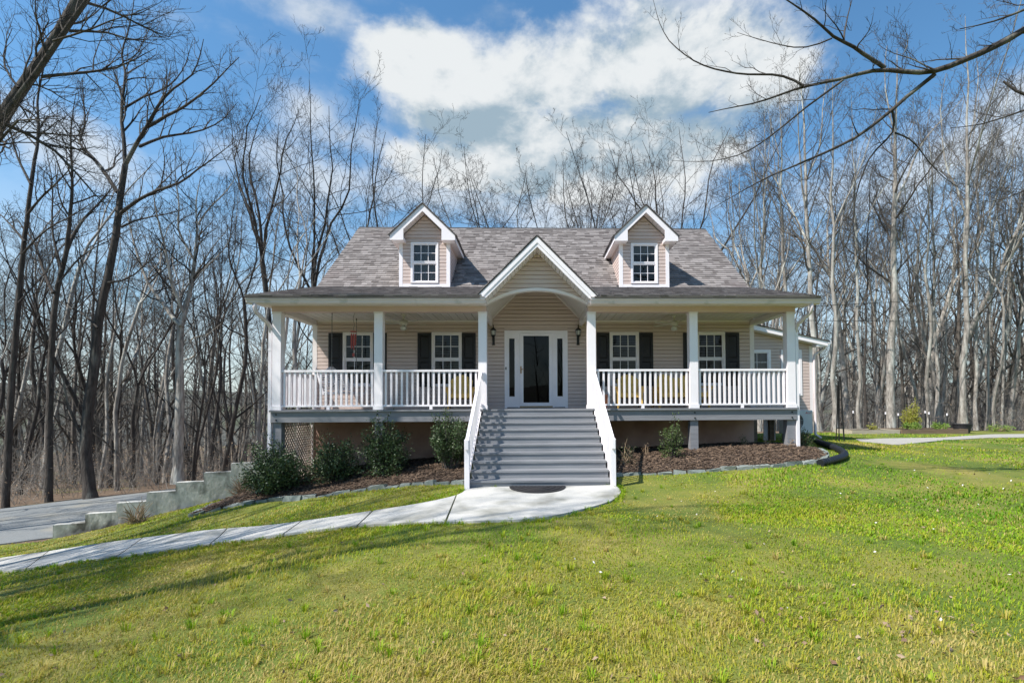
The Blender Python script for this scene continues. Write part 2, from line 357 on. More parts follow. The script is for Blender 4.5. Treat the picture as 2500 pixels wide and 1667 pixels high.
# ------------------------------------------------------------------ ground
def inpoly(x, y, poly):
    x = np.asarray(x); y = np.asarray(y); ins = np.zeros(x.shape, bool); n = len(poly)
    for i in range(n):
        x0, y0 = poly[i][:2]; x1, y1 = poly[(i+1) % n][:2]
        if y0 == y1: continue
        c = ((y0 > y) != (y1 > y)) & (x < (x1-x0)*(y-y0)/(y1-y0) + x0); ins ^= c
    return ins
def coarse(a, b, n, k=1.0):
    t = np.linspace(0, 1, n+1)[1:] ** 1.8; return a + (b-a)*t
xs = np.r_[coarse(-26, -520, 46)[::-1], np.arange(-26, 36.01, .25), coarse(36, 520, 44)]
ys = np.r_[coarse(-16, -430, 36)[::-1], np.arange(-16, 18.01, .25), coarse(18, 520, 52)]
gx, gy = np.meshgrid(xs, ys); gzv = ground(gx, gy)
_rg = np.random.default_rng(5)
def bumps(x, y):
    return .018*np.sin(x*2.3+y*1.1)*np.sin(y*1.9-x*.7) + .012*np.sin(x*5.1+1)*np.sin(y*4.3)
near = sstep(24, 14, np.hypot(gx, gy-0))
LAWN_EDGE = [(-60, -14), (-30, -5), (-13.2, .55), (-11.8, .62), (-7.2, 2.25), (-6.3, 2.5), (-6.2, 9.5), (6, 10.5), (14, 10.6), (20, 12.2), (30, 13), (46, 10), (46, -42), (-60, -42)]
def on_lawn(x, y): return inpoly(x, y, LAWN_EDGE)
nx, ny = len(xs), len(ys)
idx = np.arange(nx*ny).reshape(ny, nx)
F = np.stack([idx[:-1, :-1], idx[:-1, 1:], idx[1:, 1:], idx[1:, :-1]], -1).reshape(-1, 4)
V = np.stack([gx, gy, gzv + bumps(gx, gy)*near*.6], -1).reshape(-1, 3)
ctr = V[F].mean(1); rr = np.hypot(ctr[:, 0], ctr[:, 1])
lawnf = on_lawn(ctr[:, 0], ctr[:, 1]); hillf = rr > 175
def sub(name, mask, m):
    f = F[mask]; u, inv = np.unique(f, return_inverse=True)
    me = npmesh(name, V[u], inv.reshape(-1, 4), m); me.shade_smooth()
    return link(name, me, None, kind='structure')
sub('lawn', lawnf & ~hillf, M['soil']); sub('forest_floor', ~lawnf & ~hillf, M['floor']); sub('hills', hillf, M['hill'])

def densify(pl, step=.25):
    o = []
    for a, b in zip(pl[:-1], pl[1:]):
        a, b = np.asarray(a[:2], float), np.asarray(b[:2], float); n = max(1, int(np.linalg.norm(b-a)/step))
        o += [a + (b-a)*k/n for k in range(n)]
    return np.array(o + [np.asarray(pl[-1][:2], float)])
def smooth_line(pl, step=.2, it=3):
    p = np.array([q[:2] for q in pl], float)
    for _ in range(it):
        q = [p[0]]
        for a, b in zip(p[:-1], p[1:]): q += [.75*a+.25*b, .25*a+.75*b]
        p = np.array(q + [p[-1]])
    return densify(p, step)
def resample(pl, n):
    pl = np.asarray(pl, float); d = np.r_[0, np.cumsum(np.linalg.norm(np.diff(pl, axis=0), axis=1))]
    t = np.linspace(0, d[-1], n); return np.stack([np.interp(t, d, pl[:, k]) for k in range(pl.shape[1])], -1)
def strip(name, A, B, m, lift, thick=0.0, across=4, parent=None, kind='structure', **props):
    """sheet between two lines of the ground, lifted off it, with a skirt"""
    n = len(A); T = np.linspace(0, 1, across+1); XY = A[:, None]*(1-T[None, :, None]) + B[:, None]*T[None, :, None]
    Z = ground(XY[..., 0], XY[..., 1]) + lift
    vs = np.dstack([XY, Z[..., None]]).reshape(-1, 3).tolist(); k = across+1
    fs = [(i*k+j, i*k+j+1, (i+1)*k+j+1, (i+1)*k+j) for i in range(n-1) for j in range(across)]
    if thick:
        ring = [j for j in range(k)] + [i*k+across for i in range(1, n)] + [(n-1)*k+j for j in range(across-1, -1, -1)] + [i*k for i in range(n-2, 0, -1)]
        o = len(vs); vs += [[vs[r][0], vs[r][1], vs[r][2]-thick] for r in ring]; q = len(ring)
        fs += [(ring[i], ring[(i+1) % q], o+(i+1) % q, o+i) for i in range(q)]
    me = bpy.data.meshes.new(name); me.from_pydata(vs, [], fs); me.materials.append(m); me.validate()
    if kind: props['kind'] = kind
    return link(name, me, parent, **props)
# the walk: slabs between saw cuts
far_px = [(1140, 1206), (1122, 1214), (1020, 1236), (909, 1251), (790, 1270), (664, 1286), (557, 1292), (400, 1312), (200, 1336), (0, 1364), (-260, 1400)]
near_px = [(1500, 1226), (1440, 1254), (1330, 1272), (1250, 1276), (1085, 1282), (872, 1287), (700, 1308), (560, 1326), (420, 1345), (200, 1374), (0, 1400), (-260, 1436)]
Lf = [G(*p)[:2] for p in far_px]; Ln = [G(*p)[:2] for p in near_px]
PATH_FAR = smooth_line([(-1.33, -2.56)] + Lf[1:], .2, 2)
PATH_NEAR = smooth_line([(1.36, -2.56), (1.42, -3.0), (1.28, -3.5), (1.02, -4.05)] + Ln[2:], .2, 2)
path = bpy.data.objects.new('footpath', None); COL.objects.link(path); path['kind'] = 'structure'
joints = [((1122, 1214), (1082, 1282)), ((909, 1251), (872, 1287)), ((735, 1276), (690, 1309)), ((560, 1292), (520, 1330)), ((340, 1319), (285, 1362)), ((120, 1348), (60, 1392))]
def near_i(L, p): return int(np.argmin(((L - np.asarray(p)[None, :2])**2).sum(1)))
PF, PN = densify(PATH_FAR, .03), densify(PATH_NEAR, .03)
ia = [0] + [near_i(PF, G(*j[0])) for j in joints] + [len(PF)-1]; ib = [0] + [near_i(PN, G(*j[1])) for j in joints] + [len(PN)-1]
for k in range(len(ia)-1):
    a, b = PF[ia[k]:ia[k+1]], PN[ib[k]:ib[k+1]]
    if len(a) < 2: continue
    strip('concrete_slab', resample(a, 22), resample(b, 22), M['path'], .035, .06, 8, path, None)
PATH_POLY = list(map(tuple, PATH_FAR)) + list(map(tuple, PATH_NEAR[::-1]))

# driveway and gravel track
drive_far = np.array([P(*p, Z=z)[:2] for p, z in (((-260, 1285), -3.75), ((0, 1252), -3.5), ((186, 1214), -3.22), ((372, 1187), -3.0), ((520, 1165), -3.0))])
wl_ = np.array([(-21, -2.4), (-16.5, -.75), (-13.2, .25), (-11.75, .87), (-7.2, 2.42)])
strip('driveway', resample(drive_far, 60), resample(wl_, 60), M['asphalt'], .035, .05, 12)
gp_far = np.array([G(*p)[:2] for p in ((2090, 1073), (2160, 1071), (2300, 1069), (2420, 1061), (2520, 1060), (2700, 1058))])
gp_near = np.array([G(*p)[:2] for p in ((2100, 1078), (2190, 1087), (2310, 1075), (2420, 1069), (2520, 1068), (2700, 1067))])
strip('gravel_track', resample(gp_far, 40), resample(gp_near, 40), M['gravel'], .02, .02, 4)

# mulch beds and their stone edging
MR_front = smooth_line([(1.40, -1.72), (2.18, -1.70), (2.97, -1.84), (4.12, -1.86), (5.14, -1.70), (6.0, -1.36), (6.65, -.45), (6.8, .30), (6.55, .85)], .2, 2)
MR_back = smooth_line([(1.40, 2.0), (3, 2.0), (5.9, 2.0), (6.3, 1.4), (6.5, .9)], .2, 1)
ML_front = smooth_line([(-1.42, -2.0), (-2.2, -1.56), (-2.92, -1.26), (-3.94, -1.03), (-4.93, -.95), (-5.99, -.76), (-7.4, -.9)], .2, 1)
ML_back = smooth_line([(-1.42, 1.9), (-3.5, 1.9), (-5.8, 1.9), (-6.5, 1.4), (-7.0, .75), (-7.35, .1), (-7.42, -.85)], .2, 1)
bed_r = strip('mulch_bed', resample(MR_front, 50), resample(MR_back, 50), M['mulch'], .045, .08, 20)
bed_l = strip('mulch_bed', resample(ML_front, 50), resample(ML_back, 50), M['mulch'], .045, .08, 20)
BED_POLYS = [list(map(tuple, MR_front))+list(map(tuple, MR_back[::-1])), list(map(tuple, ML_front))+list(map(tuple, ML_back[::-1]))]
rng = np.random.default_rng(3)
def edging(line, parent, lo=.24, hi=.42, layers=1, tilt=.06):
    d = np.r_[0, np.cumsum(np.linalg.norm(np.diff(line, axis=0), axis=1))]; s = 0.0
    while s < d[-1]-.12:
        L = rng.uniform(lo, hi); e = min(s+L, d[-1]); q = [(np.interp(t, d, line[:, 0]), np.interp(t, d, line[:, 1])) for t in (s+.012, e-.012)]
        a, b = np.array(q[0]), np.array(q[1]); dv = b-a; l = np.linalg.norm(dv)
        if l < .08: break
        dv /= l; nv = np.array([-dv[1], dv[0]]); w = rng.uniform(.08, .15)/2; h = rng.uniform(.035, .085)
        za, zb = gz(*a), gz(*b); base = MB(); j = lambda k=.014: rng.normal(0, k)
        off = nv*rng.normal(0, .015)
        vs = []
        for zz, sh in ((-.05, 1.06), (h, .93)):
            for pnt, z0 in ((a, za), (b, zb)):
                for sg in ((-1, 1) if pnt is a else (1, -1)):
                    p_ = (a+b)/2 + (pnt-(a+b)/2)*sh + nv*sg*w*sh + off
                    vs.append((p_[0]+j(), p_[1]+j(), z0+zz+(j(.012) if zz > 0 else 0)))
        base.add(vs, [(3,2,1,0),(4,5,6,7),(0,1,5,4),(1,2,6,5),(2,3,7,6),(3,0,4,7)])
        base.build('edging_stone', M['stone'], parent); s = e
edging(MR_front, bed_r); edging(np.array(MR_front) + np.array([0.0, -.10]), bed_r, .2, .5) if False else None
edging(ML_front, bed_l, .26, .44); edging(smooth_line([(-7.42, -.85), (-7.35, .1), (-7.0, .75), (-6.7, 1.15)], .2, 1), bed_l, .3, .5)
def chips(poly, n, name, seed, parent):
    r = np.random.default_rng(seed); pp = np.array(poly); lo, hi = pp.min(0), pp.max(0)
    xy = r.uniform(lo, hi, (n*3, 2)); xy = xy[inpoly(xy[:, 0], xy[:, 1], poly)][:n]
    z = ground(xy[:, 0], xy[:, 1]) + .05 + r.uniform(0, .035, len(xy)); c = np.c_[xy, z]
    a = r.uniform(0, 6.28, len(xy)); L = r.uniform(.018, .055, len(xy)); W = r.uniform(.005, .013, len(xy)); tz = r.normal(0, .25, len(xy))
    ax = np.c_[np.cos(a), np.sin(a), tz]*L[:, None]; ay = np.c_[-np.sin(a), np.cos(a), r.normal(0, .4, len(xy))]*W[:, None]; up = np.array([0, 0, .008])
    vv = np.stack([c-ax-ay, c+ax-ay*.6, c+ax*.9+ay, c-ax*.8+ay*.8, c+up+ax*.1], 1).reshape(-1, 3); o = np.arange(len(xy))[:, None]*5
    f = np.concatenate([o+np.array([[0,1,4]]), o+np.array([[1,2,4]]), o+np.array([[2,3,4]]), o+np.array([[3,0,4]])])
    me = npmesh(name, vv, f, M['chip']); link(name, me, parent, kind='stuff')
chips(BED_POLYS[0], 11000, 'bark_chips', 1, bed_r); chips(BED_POLYS[1], 12000, 'bark_chips', 2, bed_l)

# stepped retaining wall
tops_px = [((143,1263),(229,1252)), ((229,1233),(304,1225)), ((306,1207),(377,1203)), ((378,1183),(444,1178)), ((446,1160),(509,1157)), ((510,1138),(573,1135)), ((575,1118),(632,1116)), ((635,1099),(690,1096))]
dw = np.array([4.5, 1.55]); dwn = dw/np.linalg.norm(dw); nw = np.array([-dwn[1], dwn[0]])
wa = np.array([-11.72, .74]); L_w = 4.95; nst = 8; sl_ = L_w/nst
ztop0, zstep = -2.76, .2195
rw = MB()
for k in range(nst):
    a, b = wa + dwn*(k*sl_), wa + dwn*((k+1)*sl_); zt = ztop0 + zstep*k
    zl = min(gz(*a), gz(*b), -3.1) - .3
    q = [a, b, b + nw*.2, a + nw*.2]
    rw.add([(p[0], p[1], zl) for p in q] + [(p[0], p[1], zt) for p in q], [(3,2,1,0),(4,5,6,7),(0,1,5,4),(1,2,6,5),(2,3,7,6),(3,0,4,7)])
t = thing('retaining_wall', 'stepped pale concrete retaining wall beside the driveway, stained and cracked', 'wall', (wa[0], wa[1], -3.1))
rw.build('wall', M['concrete'], t)

# ------------------------------------------------------------------ the house
YW = 2.076; CO = .1016                                   # front wall plane, siding course
house = thing('house', 'beige clapboard cottage with a long front porch, two dormers and an arched entry gable', 'house', (0, 4, -1.2))
def board(parent, xs_, zlo, zhi, yw, course_top, fn=None, name='siding_board', m=None, mb=None, course=CO):
    fn = fn or (lambda s_, off, z: (s_, yw-off, z))
    o = MB() if mb is None else mb
    n = len(xs_); offz = lambda z: .004 + .017*min(1, max(0, (course_top-z)/course))
    vs = []
    zk = course_top-course*.20; FO = .026
    for s_, a, b in zip(xs_, zlo, zhi):
        k_ = min(max(zk, a), b); vs += [fn(s_, 0, a), fn(s_, FO, a), fn(s_, FO-.002, k_), fn(s_, .002 if b > zk else FO, b)]
    fs = []
    for i in range(n-1):
        p, q = 4*i, 4*i+4; fs += [(p+1, q+1, q+2, p+2), (p+2, q+2, q+3, p+3), (p, q, q+1, p+1)]
    o.add(vs, fs)
    if mb is None: o.build(name, m or M['siding'], parent)
def side_rect(parent, x0, x1, z0, z1, holes, yw, fn=None, name='siding_board', joined=None):
    """courses of lap siding over a rectangle with rectangular holes"""
    k = 0
    zc = z0
    while zc < z1-.01:
        zt = min(zc+CO, z1); cuts = [(x0, x1)]
        for (ha, hb, ya, yb) in holes:
            if yb > zc+.02 and ya < zt-.02:
                nc = []
                for a, b in cuts:
                    if hb <= a or ha >= b: nc.append((a, b)); continue
                    if ha > a: nc.append((a, ha))
                    if hb < b: nc.append((hb, b))
                cuts = nc
        for a, b in cuts:
            if b-a > .02: board(parent, (a, b), (zc, zc), (zt, zt), yw, zc+CO, fn, name, mb=joined)
        zc += CO
def side_shape(parent, x0, x1, z0, z1, lo, hi, yw, n=40, fn=None, joined=None, holes=()):
    zc = z0
    while zc < z1:
        zt = zc+CO; X = np.linspace(x0, x1, n); a = np.maximum([lo(x) for x in X], zc); b = np.minimum([hi(x) for x in X], zt); ok = b > a+.001
        for hx0, hx1, hz0, hz1 in holes:
            if hz1 > zc+.02 and hz0 < zt-.02: ok &= ~((X > hx0) & (X < hx1))
        i = 0
        while i < n:
            if ok[i]:
                j = i
                while j+1 < n and ok[j+1]: j += 1
                if j > i:
                    ii = [i, j] if (np.ptp(a[i:j+1]) < 1e-6 and np.ptp(b[i:j+1]) < 1e-6) else list(range(i, j+1))
                    board(parent, X[ii], a[ii], b[ii], yw, zt, fn, mb=joined)
                i = j+1
            else: i += 1
        zc += CO
def holed_wall(mb, x0, x1, z0, z1, holes, y0, y1):
    X = sorted({x0, x1, *[h[0] for h in holes], *[h[1] for h in holes]}); Z = sorted({z0, z1, *[h[2] for h in holes], *[h[3] for h in holes]})
    for a, b in zip(X[:-1], X[1:]):
        for c, d in zip(Z[:-1], Z[1:]):
            mx, mz = (a+b)/2, (c+d)/2
            if not any(h[0] < mx < h[1] and h[2] < mz < h[3] for h in holes): mb.box(a, b, y0, y1, c, d)
WINS = [(-5.292, -4.466), (-2.875, -2.047), (2.043, 2.864), (4.474, 5.287)]; WZ0, WZ1 = .60, 2.105
holes = [(a+.03, b-.03, WZ0+.03, WZ1-.03) for a, b in WINS] + [(-.84, .84, -.1, 2.11)]
fw = MB(); holed_wall(fw, -6.1, 6.1, -.25, 3.20, holes, YW, YW+.12); fw.prism([(-.56, 3.20), (.56, 3.20), (0, 3.74)], lambda x, z, k: (x, k, z), YW, YW+.12)
wall = fw.build('front_wall', M['siding'], house)
SH = [(-5.675, -5.298), (-4.463, -4.10), (-3.255, -2.878), (-2.044, -1.664), (1.683, 2.040), (2.868, 3.256), (4.102, 4.470), (5.291, 5.682)]
side_rect(wall, -6.0, 6.0, -.02, 2.42, [(a-.004, b+.004, WZ0-.02, WZ1+.004) for a, b in WINS] + [(-.872, .872, -.1, 2.142)], YW)
side_shape(wall, -1.2, 1.2, -.02+24*CO, 3.75, lambda x: 2.42, lambda x: 3.72-abs(x)*1.02, YW, 41)
for s_ in (-1, 1): MB().box(min(s_*5.99, s_*6.11), max(s_*5.99, s_*6.11), YW-.03, YW-.001, -.06, 2.30).build('corner_board', M['trim'], house)
ow = MB()
for s_ in (-1, 1):                                       # gable end walls
    ow.prism([(YW+.13, -.25), (10.0, -.25), (10.0, 3.2), (6.05, 6.3), (2.55, 3.36), (YW+.13, 3.25)], lambda y, z, k: (k, y, z), s_*6.09, s_*5.97)
ow.box(-6.0, 6.0, 9.85, 10.0, -.25, 3.25)
outer = ow.build('side_wall', M['siding'], house)
for s_ in (-1, 1):
    jb = MB()
    def hi_(y): return 6.3-(6.05-y)*.84 if y < 6.05 else 6.3-(y-6.05)*.785
    side_shape(None, 2.1, 10, -.25, 6.3, lambda y: -.25, hi_, 0, 60, (lambda s2, off, z, k=s_: (k*(6.092+off), s2, z)), joined=jb)
    jb.build('gable_siding', M['siding'], outer, kind='stuff')
rm = MB(); rm.box(-5.9, 5.9, 4.6, 4.7, -.2, 3.2); rm.box(-5.9, 5.9, YW+.13, 9.8, -.22, -.2); rm.box(-5.9, 5.9, YW+.13, 9.8, 2.5, 2.52); rm.build('interior', M['room'], house)
fd = MB(); fd.box(-6.08, 6.08, YW-.005, 9.95, -3.4, -.252); fnd = fd.build('foundation', M['stucco'], house)
MB().box(-6.1, 6.1, YW-.04, YW-.006, -.30, -.06).build('ledger', M['deck'], house)
# windows ---------------------------------------------------------
M['pane2'] = glass('dormer_pane', (.42, .43, .45), .5)
def window(name, x0, x1, z0, z1, y, parent, cols=3, blinds=True, curtain=False, shade=False, cased=.06, fixed=False):
    w = part(name, parent); f = MB(); c = cased
    yf = y-.045
    f.box(x0, x0+c, yf, y+.07, z0, z1); f.box(x1-c, x1, yf, y+.07, z0, z1); f.box(x0+c, x1-c, yf, y+.07, z1-c, z1); f.box(x0+c, x1-c, yf, y+.07, z0, z0+c*.8)
    f.build('frame', M['white'] if name != 'front_window' else M['trim'], w)
    zm = (z0+z1)/2; ix0, ix1 = x0+c, x1-c
    sash = []
    for nm, a, b, yy in (('upper', zm+.018, z1-c, y-.015), ('lower', z0+c*.8, zm-.018, y+.012)):
        s = MB(); g = .028
        s.box(ix0, ix0+g, yy-.012, yy+.018, a, b); s.box(ix1-g, ix1, yy-.012, yy+.018, a, b); s.box(ix0+g, ix1-g, yy-.012, yy+.018, b-g, b); s.box(ix0+g, ix1-g, yy-.012, yy+.018, a, a+g)
        s.build('sash', M['white'], w)
        W_ = (ix1-ix0-2*g)/cols; H_ = (b-a-2*g)/2
        mu = MB()
        for k in range(1, cols): mu.box(ix0+g+W_*k-.008, ix0+g+W_*k+.008, yy-.008, yy+.008, a+g, b-g)
        for k in range(cols): mu.box(ix0+g+W_*k+(.009 if k else 0), ix0+g+W_*(k+1)-(.009 if k < cols-1 else 0), yy-.007, yy+.007, a+g+H_-.008, a+g+H_+.008)
        mu.build('muntins', M['white'], w)
        for i in range(cols):
            for j in range(2):
                px0, px1 = ix0+g+W_*i+.008, ix0+g+W_*(i+1)-.008; pz0, pz1 = a+g+H_*j+.008, a+g+H_*(j+1)-.008
                MB().add([(px0, yy+rng.normal(0, .0006), pz0), (px1, yy+rng.normal(0, .0006), pz0), (px1, yy+rng.normal(0, .0006), pz1), (px0, yy+rng.normal(0, .0006), pz1)], [(0,1,2,3)]).build('pane', M['pane2' if name != 'front_window' else 'pane'], w)
    MB().box(ix0, ix1, y-.02, y+.02, zm-.017, zm+.017).build('meeting_rail', M['white'], w)
    if blinds:
        zz = z1-c-.03; sm = None
        while zz > z0+.06:
            if sm is None:
                o = MB().obox(((x0+x1)/2, y+.10, 0), ((ix1-ix0)/2-.005, 0, 0), (0, .02, .0105), (0, -.0007, .0013)); sm = o.mesh('blind_slat', M['blind'])
            b_ = link('blind_slat', sm, w); b_.location = (0, 0, zz); b_.matrix_parent_inverse = wm(w).inverted(); zz -= .046
    if curtain:
        for sg, xa in ((1, ix0), (-1, ix1)):
            pts = []; wv = MB()
            for k in range(15):
                t_ = k/14; pts.append((xa+sg*t_*(ix1-ix0)*.5, y+.11+.02*math.sin(k*2.2)))
            for a, b in zip(pts[:-1], pts[1:]): wv.add([(a[0], a[1], z0), (b[0], b[1], z0), (b[0], b[1], z1-.03), (a[0], a[1], z1-.03)], [(0,1,2,3)])
            wv.build('curtain', M['curtain'], w)
    if shade: MB().box(ix0, ix1, y+.06, y+.066, zm+(z1-zm)*.42, z1-.04).build('roller_shade', M['blind'], w)
    return w
for a, b in WINS: window('front_window', a, b, WZ0, WZ1, YW, house)
for a, b in SH:                                          # panelled shutters
    s = part('shutter', house); f = MB(); y0, y1 = YW-.052, YW-.022; g = .062
    f.box(a, a+g, y0, y1, .60, 2.082); f.box(b-g, b, y0, y1, .60, 2.082)
    for z0, z1 in ((.60, .68), (1.28, 1.37), (2.0, 2.082)): f.box(a+g, b-g, y0, y1, z0, z1)
    f.build('stile_frame', M['shutter'], s)
    for z0, z1 in ((.68, 1.28), (1.37, 2.0)):
        x0, x1 = a+g, b-g; e = .035
        MB().add([(x0, y0+.018, z0), (x1, y0+.018, z0), (x1, y0+.018, z1), (x0, y0+.018, z1), (x0+e, y0+.004, z0+e), (x1-e, y0+.004, z0+e), (x1-e, y0+.004, z1-e), (x0+e, y0+.004, z1-e)],
                 [(0,1,5,4), (1,2,6,5), (2,3,7,6), (3,0,4,7), (4,5,6,7)]).build('raised_panel', M['shutter'], s)
# entry door ------------------------------------------------------
d = part('front_door', house); f = MB(); yf = YW-.05
for a, b in ((-.872, -.80), (.80, .872)): f.box(a, b, yf, YW+.05, 0.0, 2.142)
f.box(-.80, .80, yf, YW+.05, 2.075, 2.142); f.box(-.505, -.455, yf+.006, YW+.05, .02, 2.075); f.box(.455, .505, yf+.006, YW+.05, .02, 2.075)
f.build('door_frame', M['white'], d)
for x0, x1, ga, gb in ((-.80, -.505, -.745, -.592), (.505, .80, .582, .735)):
    f = MB(); f.box(x0, ga, yf+.02, YW+.03, .03, 2.075); f.box(gb, x1, yf+.02, YW+.03, .03, 2.075); f.box(ga, gb, yf+.02, YW+.03, .03, .32); f.box(ga, gb, yf+.02, YW+.03, 1.925, 2.075)
    f.build('sidelight_panel', M['white'], d)
    f = MB()
    for q in ((ga-.022, ga+.002, .298, 1.947), (gb-.002, gb+.022, .298, 1.947)): f.box(q[0], q[1], yf+.006, yf+.0195, q[2], q[3])
    f.box(ga+.002, gb-.002, yf+.006, yf+.0195, .298, .322); f.box(ga+.002, gb-.002, yf+.006, yf+.0195, 1.923, 1.947); f.build('glazing_bead', M['white'], d)
    MB().add([(ga, YW, .32), (gb, YW, .32), (gb, YW, 1.925), (ga, YW, 1.925)], [(0,1,2,3)]).build('sidelight_glass', M['doorglass'], d)
f = MB(); ys_ = yf-.006
f.box(-.452, -.353, ys_, ys_+.04, .06, 2.068); f.box(.357, .452, ys_, ys_+.04, .06, 2.068); f.box(-.353, .357, ys_, ys_+.04, 1.994, 2.068); f.box(-.353, .357, ys_, ys_+.04, .06, .152)
f.build('storm_door', M['white'], d)
MB().add([(-.353, ys_+.02, .152), (.357, ys_+.021, .152), (.357, ys_+.019, 1.994), (-.353, ys_+.02, 1.994)], [(0,1,2,3)]).build('door_pane', M['doorglass'], d)
MB().box(-.44, .44, YW+.06, YW+.10, .03, 2.07).build('inner_door', M['room'], d)
MB().box(-.80, .80, YW-.10, YW+.04, .001, .022).build('threshold', M['deck'], d); MB().box(-.45, .45, yf-.02, YW+.03, .0225, .058).build('oak_sill', M['oak'], d)
h = MB(); h.box(-.436, -.405, ys_-.012, ys_-.001, .955, 1.155); h.tube([(-.42, ys_-.012, 1.075), (-.42, ys_-.05, 1.075), (-.355, ys_-.055, 1.072), (-.335, ys_-.05, 1.07)], .009, 6); h.build('door_handle', M['brass'], d)
MB().box(-.846, -.818, yf-.022, yf-.001, 1.06, 1.135).build('doorbell', M['black'], d)
# porch -----------------------------------------------------------
PX = [-6.06, -3.716, -1.288, 1.288, 3.722, 6.07]
fl = part('porch_floor', house); k = 0
bm_ = MB()
x = -6.2
while x < 6.19:                                          # floor boards run front to back
    MB().box(x+.003, min(x+.14, 6.2), .002, YW-.04, -.04, 0.0).build('floor_board', M['deck'], fl); x += .14
MB().box(-6.205, -1.305, -.035, 0.0, -.042, -.002).build('floor_nosing', M['deck'], fl); MB().box(1.325, 6.215, -.035, 0.0, -.042, -.002).build('floor_nosing', M['deck'], fl)
MB().box(-1.305, 1.325, -.03, 0.0, -.04, -.002).build('floor_nosing', M['stair'], fl)
for x0, x1, xb in ((-6.19, -1.335, (-6.06, -3.73)), (1.345, 6.20, (3.73, 6.07))):
    rb = part('rim_beam', house); MB().box(x0, x1, .012, .06, -.285, -.0425).build('rim_board', M['deck'], rb)
    for xx in xb:
        for zz in (-.105, -.23): MB().lathe([(.019, 0), (.019, .012), (.011, .02)], (0, 0, 0), 8).build('bolt', M['black'], rb).matrix_local = Matrix.Translation((xx, .0115, zz)) @ Matrix.Rotation(R_(90), 4, 'X')
for s_ in (-1, 1): MB().box(min(s_*6.19, s_*6.14), max(s_*6.19, s_*6.14), .0605, YW-.05, -.285, -.0425).build('side_rim_board', M['deck'], house)
jo = MB()
for x in np.arange(-5.7, 5.8, .42): jo.box(x-.02, x+.02, .07, YW-.05, -.27, -.045)
jo.build('floor_joists', M['deck'], house, kind='stuff')
for x in PX:
    p_ = part('porch_post', house); h_ = .098
    MB().box(x-h_, x+h_, .0, 2*h_, .09, 2.25).build('shaft', M['white'], p_)
    MB().box(x-h_-.017, x+h_+.017, -.017, 2*h_+.017, .001, .089).build('post_base', M['white'], p_)
    MB().box(x-h_-.012, x+h_+.012, -.012, 2*h_+.012, 2.2505, 2.289).build('post_cap', M['trim'], p_)
for x in (PX[0], PX[1], PX[4]+.01, PX[5]):
    MB().box(x-.095, x+.095, .065, .25, gz(x, .15)-.2, -.286 if abs(x) > 5 else -.286).build('support_post', M['deck'], house)
for x0, x1 in ((-6.185, -1.20), (1.20, 6.185)): MB().box(x0, x1, .005, .19, 2.29, 2.42).build('porch_beam', M['beam'], house)
for s_ in (-1, 1):
    MB().box(min(s_*6.185, s_*6.0), max(s_*6.185, s_*6.0), .191, YW-.03, 2.29, 2.42).build('side_beam', M['trim'], house)
    MB().box(min(s_*1.20, s_*1.275), max(s_*1.20, s_*1.275), .191, YW-.03, 2.265, 2.50).build('entry_side_beam', M['trim'], house)
pc = part('porch_ceiling', house)
for x0, x1 in ((-5.998, -1.277), (1.277, 5.998)):
    n = 24; wd = (x1-x0)/n
    for k in range(n): MB().box(x0+wd*k+.008, x0+wd*(k+1)-.008, .192, YW-.03, 2.424, 2.44).build('ceiling_panel', M['ceil'], pc)
    MB().box(x0, x1, .192, YW, 2.4405, 2.46).build('ceiling_backing', M['roofdark'], pc)
MB().box(-5.99, -1.2, YW-.028, YW-.002, 2.385, 2.424).build('ceiling_trim', M['trim'], pc); MB().box(1.2, 5.99, YW-.028, YW-.002, 2.385, 2.424).build('ceiling_trim', M['trim'], pc)
so_ = part('eave_soffit', house)
for x0, x1 in ((-6.44, -1.19), (1.19, 6.44)):
    n = 36; wd = (x1-x0)/n
    for k in range(n): MB().box(x0+wd*k+.003, x0+wd*(k+1)-.003, -.40, .18, 2.421, 2.431).build('soffit_panel', M['trim'], so_)
    MB().box(x0, x1, -.40, .18, 2.4315, 2.445).build('soffit_backing', M['roofdark'], so_)
# railings --------------------------------------------------------
bal = MB().box(-.0225, .0225, -.0225, .0225, .11, .882).mesh('baluster', M['white'])
def railing(a, b, along='x', fixed=0.08):
    r = part('porch_railing', house); L = b-a; mid = (a+b)/2
    bx = (lambda s0, s1, w, z0, z1: MB().box(s0, s1, fixed-w, fixed+w, z0, z1)) if along == 'x' else (lambda s0, s1, w, z0, z1: MB().box(fixed-w, fixed+w, s0, s1, z0, z1))
    bx(a, b, .042, .8825, .932).build('top_rail', M['white'], r); bx(a, b, .03, .07, .1095).build('bottom_rail', M['white'], r)
    bx(mid-.035, mid+.035, .03, .001, .0695).build('foot_block', M['white'], r)
    n = int(round(L/.122))
    for k in range(n):
        s = a + (k+.5)*L/n; o = link('baluster', bal, r); o.location = (s, fixed, 0) if along == 'x' else (fixed, s, 0)
railing(PX[0]+.10, PX[1]-.10); railing(PX[1]+.10, PX[2]-.10); railing(PX[3]+.10, PX[4]-.10); railing(PX[4]+.10, PX[5]-.10)
railing(.2, YW-.03, 'y', -6.06); railing(.2, YW-.03, 'y', 6.06)
